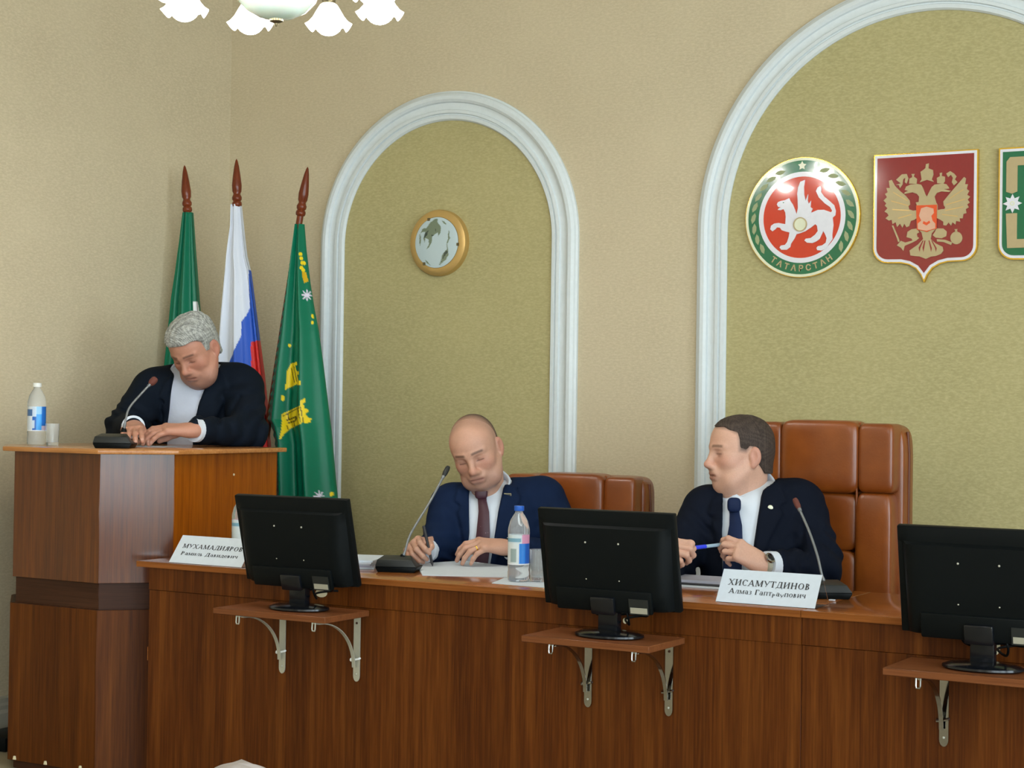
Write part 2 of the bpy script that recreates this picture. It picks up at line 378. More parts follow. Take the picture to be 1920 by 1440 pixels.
ob('screw', MB().lathe([(.004, 0), (.004, .002)], 10).mesh('screw'), 'cream_plate', pod, (.372+.0, .12, 1.02), (0, math.pi/2, 0))

# ------------------------------------------------------------------ long conference table
TX, TY = -3.92, 4.42
tab = thing('conference_table', 'long veneered conference table with panelled front carrying three monitor shelves', 'table', (TX, TY, 0))
TL = 5.2; SEAMS = [-.047, 2.262, TL]
for a, b in zip(SEAMS[:-1], SEAMS[1:]):
    ob('tabletop', box((a+.0008, -.004, .732), (b-.0008, .565, .750), .002), 'veneer_top', tab)
    ob('edge_strip', box((a+.0008, -.0075, .7315), (b-.0008, -.0038, .7495)), 'veneer_edge', tab)
for a, b in ((0, 2.262), (2.262, TL)):
    ob('apron_panel', box((a+.0006, .002, .658), (b-.0006, .018, .732), .001, 1), 'veneer_front', tab)
    ob('front_panel', box((a+.0006, .005, .012), (b-.0006, .021, .6575), .001, 1), 'veneer_front', tab)
for x in (0.0, 2.262, TL-.02): ob('side_panel', box((x, .022, 0), (x+.02, .50, .731)), 'veneer_front', tab)
for z0, z1 in ((.425, .47), (.02, .07)): ob('edge_chip', box((-.0012, .0025, z0), (0, .0045, z1)), 'veneer_top', tab)
def cable_hole(x, z, rx, rz):
    pts = [(x+rx*math.cos(a), z+rz*math.sin(a)) for a in np.linspace(0, 2*math.pi, 20, endpoint=False)]
    o = ob('cable_opening', MB().prism(pts, .0005, .006, 'y'), 'cream_plate', tab); o['label'] = 'pale oval cable opening'

# ------------------------------------------------------------------ monitor shelves
def shelf(x0, x1, label, mat, nstrip):
    root = thing('monitor_shelf', label, 'shelf', ((x0+x1)/2, TY, .62), 0, 'monitor shelves on the table front'); w = (x1-x0)/2
    ob('board', box((-w, -.236, .015), (w, -.0085, .033), .0015, 1), 'shelf_wood', root)
    for s, bx in ((-1, -w+.085), (1, w-.05)):
        br = ob('bracket', MB().ribbon([(bx, .0005, .014), (bx, .0005, -.170)], .0235, .003, (1, 0, 0)), mat, root); br['label'] = 'metal shelf bracket'
        z = -.170; tip = MB().prism([(bx+.01175*math.cos(a), z+.018*math.sin(a)) for a in np.linspace(math.pi, 2*math.pi, 9)], -.001, .002, 'y')
        ob('rounded_tip', tip, mat, br)
        ob('bracket_arm', MB().box((bx-.008, -.222, .009), (bx+.008, -.002, .014)), mat, br)
        lp = [(bx-.0055, -.222, .013), (bx-.0055, -.223, -.006), (bx-.004, -.223, -.011), (bx+.004, -.223, -.011), (bx+.0055, -.223, -.006), (bx+.0055, -.222, .013)]
        ob('arm_loop', MB().tube(lp, .0022, 6).mesh('arm_loop', smooth=True), mat, br)
        arc = []
        for k in range(15):
            a = math.pi/2*k/14; arc.append((bx-.004, -.195+.185*math.sin(a)**1.0, .006-.150*(1-math.cos(a))))
        ob('curved_brace', MB().ribbon(arc, .011, .003, (1, 0, 0)).mesh('curved_brace', smooth=True), mat, br)
        ob('tie_band', MB().tube([(bx-.017, -.006, -.122), (bx-.006, -.007, -.122), (bx+.012, -.006, -.117), (bx+.013, 0, -.116)], [.006, .0035, .0035, .003], 8).mesh('tie_band', smooth=True), 'cap_white' if mat != 'chrome' else 'chrome', br)
        for dz in (-.010, -.165): ob('screw', MB().sphere((bx, -.002, dz), .0035, 8, 6).mesh('screw', smooth=True), 'steel_galv' if dz < -.1 else 'dark_band', br)
    return root
shelf(-3.452, -3.034, 'wooden shelf on pale galvanized brackets, leftmost on the table front', 'steel_galv', 2)
shelf(-2.375, -1.990, 'wooden shelf on chrome brackets below the middle monitor', 'chrome', 2)
shelf(-1.360, -0.940, 'wooden shelf on chrome brackets at the right picture edge', 'chrome', 2)

# ------------------------------------------------------------------ monitors seen from behind
def monitor(x, y, tilt, yaw, label, ox=0.0):
    root = thing('monitor', label, 'monitor', (x, y, .653), yaw, 'computer monitors on the table front shelves')
    base = [(.002, 0), (.092, 0), (.100, .004), (.099, .009), (.085, .014), (.04, .019), (.002, .020)]
    me = MB().lathe(base, 40).mesh('base', smooth=True)
    for v in me.vertices: v.co.y *= .72
    ob('base', me, 'black_gloss', root)
    ob('stand', box((-.030, -.012, .012), (.030, .016, .14), .004), 'black_gloss', root)
    T = Matrix.Translation((ox, .0, .075)) @ Matrix.Rotation(tilt, 4, 'X')
    def mp(name, me, mat, par=None, lab=None):
        me.transform(T); o = ob(name, me, mat, root if par is None else par)
        if lab: o['label'] = lab
        return o
    w, h = .2075, .272
    fr = mp('bezel', box((-w, .012, 0), (w, .032, h), .004), 'black_plastic')
    mp('screen', box((-w+.017, .030, .022), (w-.017, .0335, h-.017)), 'screen_off')
    # bulging rear shell with a lip along the top
    prof = [(0, .010), (.004, -.012), (.02, -.024), (.06, -.029), (.12, -.026), (.20, -.014), (.228, -.009), (.233, .003), (.252, .006), (.268, .011)]
    nx = 30; vs = []; fs = []
    for (z, yy) in prof:
        for i in range(nx+1):
            s = i/nx*2-1; x_ = s*(w-.004 if z > .23 else w-.012-.006*(1-z/.23)); e = 1-abs(s)**14
            vs.append((x_, .012+(yy-.012)*e, z+.001))
    for r_ in range(len(prof)-1):
        for i in range(nx): k = r_*(nx+1)+i; fs.append((k, k+1, k+nx+2, k+nx+1))
    sh = mp('rear_shell', MB().add(vs, fs).mesh('rear_shell', smooth=True, angle=28), 'black_plastic')
    mp('port_housing', box((-.145, -.034, .002), (.145, -.02, .066), .006), 'black_plastic')
    mp('stand_cover', box((-.036, -.044, -.004), (.036, -.028, .046), .005), 'black_gloss')
    for (sx, sz, dy) in [(-.05, .190, 0), (.05, .190, 0), (-.05, .090, 0), (.05, .090, 0)]:
        mp('screw', MB().sphere((sx, -.0165-.009*(.19-sz)/.1, sz), .003, 8, 6).mesh('screw', smooth=True), 'steel_galv')
    mp('port_bay', box((.078, -.0365, .002), (.135, -.033, .045)), 'dark_grey_plastic')
    mp('sticker', box((.082, -.0375, .006), (.132, -.036, .022)), 'steel_galv', None, 'silver rating sticker')
    c1 = [(ox+.06, -.02, .08), (ox+.065, -.016, .055), (ox+.05, .02, .035), (ox+.02, .06, .045), (ox+.045, .10, .05), (ox+.06, .119, .05)]
    c2 = [(ox-.055, -.015, .085), (ox-.045, .0, .062), (ox-.02, .03, .052), (ox+.03, .05, .060), (ox+.09, .045, .058), (ox+.11, .0, .075)]
    for c in (c1, c2):
        P = [Vector(p) for p in c]; pts = []
        for i in range(len(P)-1):
            a = P[max(i-1, 0)]; b = P[i]; cc = P[i+1]; d = P[min(i+2, len(P)-1)]
            for k in range(6):
                s = k/6; pts.append(0.5*((2*b)+(cc-a)*s+(2*a-5*b+4*cc-d)*s*s+(3*b-a-3*cc+d)*s**3))
        ob('cable', MB().tube(pts+[P[-1]], .0032, 8).mesh('cable', smooth=True), 'black_plastic', root)
    return root
monitor(-3.215, 4.300, math.radians(15), 0.02, 'black computer monitor seen from behind, beside the podium')
monitor(-2.165, 4.300, math.radians(11.5), 0.0, 'black computer monitor seen from behind, between the two seated men')
monitor(-1.146, 4.300, math.radians(11), 0.0, 'black computer monitor seen from behind, cut off at the right edge')
for q, rx, rz in ((atY(602, 1112, TY), .022, .013), (atY(1172, 1164, TY), .007, .008), (atY(1866, 1212, TY), .012, .022)):
    cable_hole(q[0]-TX, q[2], rx, rz)

# ------------------------------------------------------------------ leather armchairs
def pill(name, x0, x1, z0, z1, y0, y1, root, e=.28, mat='leather'):
    return ob(name, MB().pillow(((x0+x1)/2, (y0+y1)/2, (z0+z1)/2), (x1-x0, y1-y0, z1-z0), 12, e).mesh(name, smooth=True, angle=80), mat, root)
def armchair(x, y, yaw, top, label):
    r = thing('leather_armchair', label, 'chair', (x, y, 0), yaw, 'brown leather armchairs behind the table')
    zs = top-.230; lean = .0
    sh = pill('back_shell', -.258, .258, .50, top-.004, .02, .135, r, .16)
    for a, b in ((-.132, .132),): pill('headrest_panel', a, b, zs, top+.004, -.062, .075, r, .24)
    pill('headrest_side', -.246, -.128, zs+.004, top-.004, -.052, .07, r, .24); pill('headrest_side', .128, .246, zs+.004, top-.004, -.052, .07, r, .24)
    pill('side_bolster', -.242, -.120, .50, zs+.006, -.052, .06, r, .26); pill('side_bolster', .120, .242, .50, zs+.006, -.052, .06, r, .26)
    zm = zs-.185
    pill('back_panel', -.127, .127, zm, zs+.002, -.040, .05, r, .28); pill('back_panel', -.127, .127, zm-.20, zm+.003, -.046, .05, r, .28)
    pill('back_panel', -.127, .127, .46, zm-.197, -.050, .05, r, .28)
    for sx in (-.124, .124): ob('piping', MB().tube([(sx, -.034, .52), (sx, -.036, zm), (sx, -.038, zs), (sx, -.050, zs+.08), (sx, -.046, zs+.16), (sx, -.012, top-.004)], .004, 8).mesh('piping', smooth=True), 'leather', r)
    for sx in (-.258, .258): ob('edge_seam', MB().tube([(sx, .075, .52), (sx*1.003, .075, .8), (sx*1.003, .075, top-.10), (sx*.985, .072, top-.03)], .005, 8).mesh('edge_seam', smooth=True), 'leather_dark_line', r)
    pill('seat_cushion', -.25, .25, .40, .52, -.46, .05, r, .3)
    for s in (-1, 1):
        ob('armrest', MB().tube([(s*.275, .06, .50), (s*.29, -.02, .58), (s*.30, -.10, .66), (s*.30, -.34, .665), (s*.29, -.40, .62), (s*.27, -.38, .47)], [.022, .026, .032, .032, .026, .02], 12).mesh('armrest', smooth=True), 'leather', r)
    ob('gas_column', MB().lathe([(.028, .09), (.028, .26), (.018, .26), (.018, .41)], 16, (0, -.2, 0)).mesh('gas_column', smooth=True), 'black_plastic', r)
    for k in range(5):
        a = 2*math.pi*k/5+.3; c, s_ = math.cos(a), math.sin(a)
        o = ob('base_leg', MB().tube([(0, -.2, .10), (c*.15, -.2+s_*.15, .095), (c*.30, -.2+s_*.30, .07)], [.03, .024, .018], 8).mesh('base_leg', smooth=True), 'black_plastic', r)
        ob('caster', MB().sphere((c*.30, -.2+s_*.30, .029), .029, 12, 8).mesh('caster', smooth=True), 'black_plastic', o)
    return r
armchair(-1.978, 5.46, 0.0, 1.243, 'tall brown leather armchair behind the man holding a pen in both hands')
armchair(-2.925, 5.52, 0.10, 1.040, 'low brown leather armchair behind the man in the blue suit')
# ------------------------------------------------------------------ wall emblems (raised enamel plates)
EY = Y1-.024
def wl(px, c, y=None):       # photo pixels -> plate-local (x, z)
    r_ = []
    for (u, v) in px: q = atY(u, v, EY if y is None else y); r_.append((q[0]-c[0], q[2]-c[1]))
    return r_
def crop(pts, sc, ou, ov): return [(ou+x/sc, ov+y/sc) for x, y in pts]
def smooth_poly(p, n=3):
    """closed Catmull-Rom through the traced points"""
    P = [np.array(q) for q in p]; m = len(P); r_ = []
    for i in range(m):
        a, b, c, d = P[i-1], P[i], P[(i+1) % m], P[(i+2) % m]
        for k in range(n):
            s = k/n; r_.append(tuple(0.5*((2*b)+(c-a)*s+(2*a-5*b+4*c-d)*s*s+(3*b-a-3*c+d)*s**3)))
    return r_
def relief(name, poly, y0, y1, mat, par, sm=0):
    if sm: poly = smooth_poly(poly, sm)
    return ob(name, MB().prism(poly, -y1, -y0, 'y'), mat, par)
def disc(r, n=72): return [(r*math.cos(2*math.pi*k/n), r*math.sin(2*math.pi*k/n)) for k in range(n)]
def ring(name, r0, r1, y0, y1, mat, par, n=72):
    me = MB().lathe([(r0, y0), (r0, y1), (r1, y1), (r1, y0), (r0, y0)], n, cap=False).mesh(name, smooth=True, angle=30)
    me.transform(Matrix.Rotation(math.pi/2, 4, 'X')); return ob(name, me, mat, par)
cE = (-2.318, 1.987); RE = .2215
em = thing('round_emblem', 'round green and red wall emblem with a white winged leopard', 'emblem', (cE[0], Y1-.0045, cE[1]))
relief('backing', disc(RE), 0, .0165, 'gold', em); ring('rim', RE-.0115, RE-.002, .0165, .0185, 'cream_enamel', em)
ring('green_ring', .168, RE-.0115, .016, .0178, 'green_enamel', em); ring('white_ring', .150, .168, .016, .0182, 'white_enamel', em)
relief('red_disc', disc(.150), .016, .0172, 'red_enamel', em)
leo = [(340, 560), (352, 535), (385, 520), (430, 512), (478, 490), (492, 520), (520, 560), (545, 620), (560, 665), (640, 680), (730, 652), (800, 622), (870, 620), (950, 648), (962, 630), (938, 588), (880, 548), (812, 480), (780, 410), (798, 370), (830, 352), (842, 375), (838, 420), (872, 470), (932, 520), (985, 568), (1003, 630), (998, 682), (968, 708), (976, 790), (963, 900), (965, 950), (930, 1000), (890, 1060), (840, 1078), (795, 1075), (785, 1050), (800, 1030), (850, 1020), (890, 990), (900, 940), (885, 900), (862, 858), (850, 885), (820, 950), (780, 978), (740, 995), (680, 990), (650, 966), (665, 945), (720, 938), (770, 900), (800, 860), (792, 800), (772, 782), (720, 822), (660, 862), (600, 885), (560, 895), (540, 940), (500, 1000), (490, 1040), (450, 1070), (390, 1070), (370, 1045), (385, 1022), (430, 1015), (455, 985), (475, 920), (482, 875), (440, 865), (395, 850), (375, 822), (340, 818), (325, 838), (290, 862), (265, 840), (275, 800), (310, 775), (360, 768), (435, 782), (440, 700), (435, 650), (415, 612), (380, 625), (350, 620), (365, 602), (386, 592), (355, 588)]
wing = [(560, 690), (578, 600), (575, 500), (570, 440), (580, 370), (605, 305), (655, 285), (645, 360), (648, 450), (664, 520), (692, 445), (687, 515), (700, 555), (724, 518), (718, 588), (744, 608), (727, 640), (722, 700), (640, 720)]
f6 = lambda P: wl(crop(P, 6.0, 1400, 290), cE)
relief('leopard', f6(leo), .017, .0205, 'white_enamel', em); relief('wing', f6(wing), .017, .0215, 'white_enamel', em)
q = f6([(605, 785)])[0]; bo = ring('shield_boss', .0, .0255, .017, .0225, 'cream_enamel', em, 28); bo.location = (q[0], 0, q[1])
b2 = ring('boss_ring', .0225, .0265, .017, .0245, 'gold_paint', em, 28); b2.location = (q[0], 0, q[1])
q = f6([(415, 540)])[0]; relief('eye', [(q[0]+.003*math.cos(a), q[1]+.0018*math.sin(a)) for a in np.linspace(0, 6.28, 9)[:-1]], .0205, .0208, 'green_enamel', em)
lf = MB().prism([(-.021, -.005), (-.010, .006), (.004, .009), (.020, .004), (.012, -.005), (-.004, -.009)], -.0192, -.0175, 'y').mesh('ornament_leaf')
for side in (-1, 1):
    for k in range(9):
        ang = math.pi/2+side*(math.radians(27)+k*math.radians(12.4)); rr = .189
        o = ob('ornament_leaf', lf, 'pale_olive', em, (rr*math.cos(ang), 0, rr*math.sin(ang)), (0, -(ang+math.pi/2)+side*.45+math.pi*(k % 2), 0))
st = []
for k in range(10):
    r_ = .017 if k % 2 == 0 else .009; a = math.pi/2+k*math.pi/5; st.append((r_*math.cos(a), .190+r_*math.sin(a)))
relief('flower', st, .0175, .0195, 'cream_enamel', em)
def put_letters(word, a0, a1, rr, size, par, mat, yd):
    for i, ch in enumerate(word):
        a = math.radians(a0+(a1-a0)*i/(len(word)-1)); me = text_mesh(ch, size, .0006, .0008)
        me.transform(Matrix.Rotation(math.pi/2, 4, 'X')); ob('letter', me, mat, par, (rr*math.cos(a), -yd, rr*math.sin(a)), (0, -(a+math.pi/2), 0))
put_letters('ТАТАРСТАН', 235, 305, .189, .030, em, 'gold_paint', .0186)

def shield_outline(hw, top, k=1.0):
    r_ = .055*k; p = [(-hw, top), (-hw, -.19+r_)]
    for i in range(1, 8): a = math.pi+math.pi/2*i/7; p.append((-hw+r_+r_*math.cos(a), -.19+r_+r_*math.sin(a)))
    p += [(-.085, -.191), (-.055, -.198), (-.030, -.212), (-.012, -.235), (0, -.262)]
    return p+[(-x, z) for x, z in p[-2::-1]]
def inset(poly, d):
    n = len(poly); r_ = []
    for i in range(n):
        a, b, c = [np.array(poly[j % n]) for j in (i-1, i, i+1)]
        e1 = (b-a)/np.linalg.norm(b-a); e2 = (c-b)/np.linalg.norm(c-b); n1 = np.array([-e1[1], e1[0]]); n2 = np.array([-e2[1], e2[0]])
        m_ = n1+n2; m_ /= np.linalg.norm(m_); r_.append(tuple(b+m_*d/max(.35, m_@n1)))
    return r_
cS = (-1.858, 1.999)
sh = thing('shield_emblem', 'dark red shield emblem with a golden double-headed eagle', 'emblem', (cS[0], Y1-.0045, cS[1]))
so = shield_outline(.188, .201)
relief('backing', so, 0, .0165, 'gold', sh); relief('white_border', inset(so, .004), .0165, .0180, 'white_enamel', sh); relief('red_field', inset(so, .0135), .0175, .0192, 'crimson_enamel', sh)
f5 = lambda P: wl(crop(P, 5.538, 1630, 275), cS)
Lw = [(425, 600), (420, 560), (380, 510), (320, 460), (270, 410), (235, 345), (205, 355), (210, 400), (215, 430), (180, 430), (192, 475), (165, 492), (185, 525), (150, 560), (178, 590), (163, 612), (190, 640), (160, 675), (188, 692), (202, 715), (170, 745), (205, 768), (235, 760), (242, 805), (275, 785), (290, 835), (320, 800), (345, 842), (365, 800), (387, 837), (415, 825), (432, 772), (470, 760), (500, 740), (500, 660), (455, 665), (415, 650), (408, 620)]
Rw = [(775, 610), (770, 570), (810, 520), (860, 460), (920, 390), (985, 315), (1005, 330), (995, 390), (1025, 390), (1013, 440), (1040, 460), (1018, 500), (1050, 520), (1023, 550), (1045, 580), (1018, 600), (1035, 630), (1003, 650), (1010, 690), (978, 700), (970, 745), (938, 745), (945, 780), (903, 772), (895, 810), (865, 785), (850, 820), (825, 788), (800, 820), (770, 815), (770, 780), (740, 760), (700, 740), (705, 660), (750, 650), (782, 648), (790, 630)]
body = [(495, 605), (485, 580), (515, 575), (520, 520), (495, 490), (450, 475), (365, 492), (370, 475), (405, 460), (370, 450), (385, 415), (430, 395), (500, 388), (540, 395), (560, 430), (582, 490), (600, 520), (620, 480), (650, 420), (680, 395), (760, 383), (802, 390), (825, 420), (832, 436), (780, 442), (850, 460), (830, 471), (750, 466), (702, 482), (680, 520), (696, 580), (710, 605), (710, 700), (490, 700)]
tail = [(495, 840), (545, 895), (560, 960), (505, 1018), (420, 1078), (428, 1130), (470, 1136), (520, 1140), (590, 1166), (640, 1142), (690, 1136), (745, 1115), (770, 1080), (762, 1040), (690, 1005), (638, 960), (650, 900), (705, 840)]
legL = [(500, 850), (440, 858), (398, 885), (388, 940), (440, 955), (450, 975), (375, 996), (330, 978), (288, 1025), (330, 1050), (355, 1082), (368, 1030), (440, 1000), (490, 975), (520, 950), (500, 935), (495, 905), (520, 890)]
legR = [(700, 850), (770, 850), (806, 882), (800, 930), (752, 952), (690, 945), (660, 920), (680, 890)]
clawR = [(702, 960), (705, 985), (770, 990), (850, 1022), (862, 995), (790, 968)]
orb = [(905+62*math.cos(k_), 948+66*math.sin(k_)) for k_ in np.linspace(0, 2*math.pi, 18, endpoint=False)]
orbx = [(890, 886), (893, 868), (884, 858), (916, 856), (912, 868), (915, 886)]
scep = [(235, 820), (250, 818), (305, 945), (318, 985), (300, 990), (288, 950)]
crC = [(525, 372), (545, 340), (533, 262), (570, 237), (585, 222), (590, 182), (620, 174), (615, 225), (662, 243), (667, 290), (650, 340), (672, 366), (600, 345)]
crL = [(415, 385), (418, 332), (445, 320), (447, 303), (438, 285), (472, 283), (463, 310), (497, 335), (492, 388)]
crR = [(706, 380), (703, 325), (735, 307), (732, 275), (757, 270), (752, 305), (787, 312), (786, 362), (770, 385)]
rbL = [(278, 396), (328, 382), (280, 345), (340, 288), (390, 284), (407, 330), (388, 385), (370, 370), (376, 322), (352, 340), (347, 392), (320, 432), (310, 400)]
rbR = [(800, 280), (842, 254), (882, 280), (907, 310), (890, 340), (917, 370), (880, 404), (858, 370), (870, 325), (848, 292), (820, 318)]
for nm, P in (('wing', Lw), ('wing', Rw), ('body', body), ('tail', tail), ('leg', legL), ('leg', legR), ('claw', clawR), ('orb', orb), ('orb_cross', orbx), ('scepter', scep), ('crown', crC), ('crown', crL), ('crown', crR), ('ribbon', rbL), ('ribbon', rbR)):
    relief(nm, f5(P), .019, .0222 if nm != 'body' else .0230, 'gold_paint', sh)
for k, (x0, x1) in enumerate([(520, 560), (560, 580), (640, 622), (690, 650)]):     # slits between the tail feathers
    relief('feather_gap', f5([(x0-6, 1050), (x1-5, 975), (x1+5, 975), (x0+12, 1055), (x0+4, 1095)]), .0222, .0226, 'crimson_enamel', sh)
for (P0, P1) in [((250, 470), (400, 560)), ((230, 560), (410, 610)), ((240, 650), (420, 660)), ((300, 740), (440, 700)), ((830, 540), (980, 440)), ((800, 600), (1000, 540)), ((790, 660), (980, 620)), ((760, 700), (920, 720))]:
    (xa, ya), (xb, yb) = P0, P1; relief('feather_line', f5([(xa, ya), (xb, yb), (xb, yb+9), (xa, ya+9)]), .0222, .0228, 'gold_satin', sh)
relief('breast_shield', f5([(490, 612), (706, 604), (702, 855), (640, 868), (600, 888), (560, 874), (498, 866)]), .0225, .0252, 'orange_enamel', sh)
relief('rider', f5([(530, 690), (545, 642), (600, 625), (672, 645), (676, 690), (650, 720), (662, 770), (690, 800), (690, 850), (600, 876), (510, 858), (508, 800), (545, 770), (522, 720)]), .0252, .0272, 'salmon_enamel', sh)
relief('rider_gap', f5([(560, 800), (600, 820), (640, 790), (630, 770), (600, 790), (570, 775)]), .0272, .0276, 'orange_enamel', sh)
cG = (-1.410, 1.999)
sg = thing('green_shield_emblem', 'green shield emblem with golden bars and a white flower at the right edge', 'emblem', (cG[0], Y1-.0045, cG[1]))
so = shield_outline(.188, .199)
relief('backing', so, 0, .0165, 'gold', sg); relief('white_border', inset(so, .005), .0165, .0180, 'white_enamel', sg); relief('green_field', inset(so, .0145), .0175, .0192, 'green_enamel', sg)
for s in (-1, 1):
    A = [(-.148, .165), (-.160, .150), (-.160, .045), (-.140, .038), (-.122, .045), (-.122, .135), (-.02, .135), (-.02, .165)]
    B = [(-.160, -.030), (-.122, -.030), (-.122, -.120), (-.02, -.120), (-.02, -.150), (-.155, -.150)]
    for P in (A, B): relief('gold_bar', [(s*x, z) for x, z in P], .019, .0222, 'gold_paint', sg)
    fl = []
    for k in range(16):
        r_ = .033 if k % 2 == 0 else .019; a = k*math.pi/8; fl.append((s*.138+r_*math.cos(a), .004+r_*math.sin(a)))
    relief('flower', fl, .019, .0225, 'white_enamel', sg); c = ring('flower_eye', .004, .008, .0225, .0235, 'cream_enamel', sg, 16); c.location = (s*.138, 0, .004)

# ------------------------------------------------------------------ round wall lamp with a gilt rim
wlp = thing('wall_lamp', 'small round unlit wall lamp with gilt rim and leaf-patterned glass', 'lamp', (-3.897, Y1-.004, 1.946))
me = MB().lathe([(.100, 0), (.137, 0), (.1375, .020), (.134, .028), (.120, .034), (.106, .034), (.102, .028), (.102, .004)], 64, cap=False).mesh('rim', smooth=True, angle=40); me.transform(Matrix.Rotation(math.pi/2, 4, 'X')); ob('rim', me, 'gold_satin', wlp)
NR, NA = 40, 110; vs = []; fs = []
for i in range(NR+1):
    r_ = .1045*i/NR
    for k in range(NA): a = 2*math.pi*k/NA; vs.append((r_*math.cos(a), -(.030+.012*math.sqrt(max(0, 1-(r_/.112)**2))), r_*math.sin(a)))
for i in range(NR):
    for k in range(NA): fs.append((i*NA+k, i*NA+(k+1) % NA, (i+1)*NA+(k+1) % NA, (i+1)*NA+k))
me = MB().add(vs, fs).mesh('glass', smooth=True); V = np.array(vs); cols = np.tile(np.array(lin(186, 204, 208)), (len(vs), 1))
def g8(P): return [((x-708)/8*5.9/3300/.846*1.02*.93, -(y-690)/8*7.15/3300) for x, y in P]
leafs = [[(395, 540), (440, 470), (520, 465), (590, 380), (680, 330), (740, 330), (735, 390), (800, 450), (800, 540), (755, 600), (750, 540), (700, 560), (640, 600), (635, 680), (580, 760), (520, 798), (575, 720), (570, 640), (500, 620), (492, 690), (462, 620), (500, 520), (420, 530)],
         [(805, 365), (860, 370), (910, 430), (850, 400)], [(950, 520), (970, 530), (960, 590), (985, 630), (950, 690), (930, 720), (945, 800), (955, 880), (900, 960), (760, 1045), (810, 960), (830, 890), (900, 820), (930, 800), (915, 720), (945, 640), (940, 580)], [(500, 950), (560, 990), (590, 1030), (520, 1000)], [(380, 560), (400, 570), (415, 640), (395, 760), (382, 680)]]
for P in leafs: cols[inpoly(V[:, 0], V[:, 2], g8(P))] = lin(112, 126, 104)
for P in ([(470, 600), (500, 540), (560, 500), (540, 560), (495, 620)], [(690, 480), (715, 490), (705, 530)], [(620, 570), (670, 580), (640, 605)], [(870, 850), (920, 820), (945, 840), (900, 880), (830, 960), (790, 1010), (850, 920)]): cols[inpoly(V[:, 0], V[:, 2], g8(P))] = lin(52, 66, 58)
setcol(me, cols); m, t, b = nt('lamp_glass'); a = N(t, 'ShaderNodeAttribute'); a.attribute_name = 'col'; t.links.new(a.outputs['Color'], b.inputs['Base Color']); sp(b, Roughness=.06, Coat_Weight=.6)
ob('glass', me, 'lamp_glass', wlp)
for a in (112, 236, 354): ob('clip', MB().box((-.006, -.037, -.006), (.006, -.030, .006)).mesh('clip'), 'aged_brass', wlp, (.104*math.cos(math.radians(a)), 0, .104*math.sin(math.radians(a))))

# ------------------------------------------------------------------ chandelier
ch = thing('chandelier', 'chandelier with glowing bulbs in ruffled glass shades around an opal bowl', 'chandelier', (-3.113, 4.011, 2.364), TH)
ob('bowl', MB().lathe([(.018, .012), (.05, .018), (.085, .036), (.112, .065), (.125, .10), (.128, .13), (.12, .15)], 40, cap=False).mesh('bowl', smooth=True, angle=80), 'opal_glass', ch)
ob('finial', MB().lathe([(.003, -.008), (.005, -.004), (.006, 0), (.020, .006), (.020, .012), (.01, .016)], 18).mesh('finial', smooth=True), 'aged_brass', ch)
ob('stem', MB().lathe([(.014, .02), (.014, .14), (.05, .15), (.05, .18), (.018, .20), (.014, .40), (.035, .43), (.014, .46), (.010, .93), (.06, .95), (.07, .98)], 18).mesh('stem', smooth=True), 'aged_brass', ch)
def ruffle(name):
    pr = [(.016, .105), (.026, .098), (.036, .080), (.046, .058), (.056, .042), (.066, .032)]; seg = 48; vs = []; fs = []
    for (r_, z) in pr:
        w = ((r_-.03)/.036) if r_ > .03 else 0
        for k in range(seg): a = 2*math.pi*k/seg; rr = r_*(1+.09*w*math.cos(6*a)); vs.append((rr*math.cos(a), rr*math.sin(a), z+.010*w*math.cos(6*a)))
    for i in range(len(pr)-1):
        for k in range(seg): fs.append((i*seg+k, i*seg+(k+1) % seg, (i+1)*seg+(k+1) % seg, (i+1)*seg+k))
    return MB().add(vs, fs).mesh(name, smooth=True, angle=80)
rm = ruffle('lamp_shade'); bm_ = MB().sphere((0, 0, .072), .045, 20, 14).mesh('bulb', smooth=True)
hm = MB().lathe([(.010, .10), (.020, .102), (.022, .13), (.012, .14), (.006, .15)], 16).mesh('holder', smooth=True)
for k in range(8):
    a = math.pi/8+k*math.pi/4; c, s = .31*math.cos(a), .31*math.sin(a)
    P = [(c*.12, s*.12, .19), (c*.4, s*.4, .26), (c*.75, s*.75, .25), (c*.97, s*.97, .20), (c, s, .145)]
    o = ob('arm', MB().tube(P, .007, 10).mesh('arm', smooth=True), 'aged_brass', ch)
    sd = ob('lamp_shade', rm, 'lamp_cup', ch, (c, s, .022)); ob('bulb', bm_, 'bulb_glow', sd, (0, 0, -.022)); ob('holder', hm, 'aged_brass', sd)

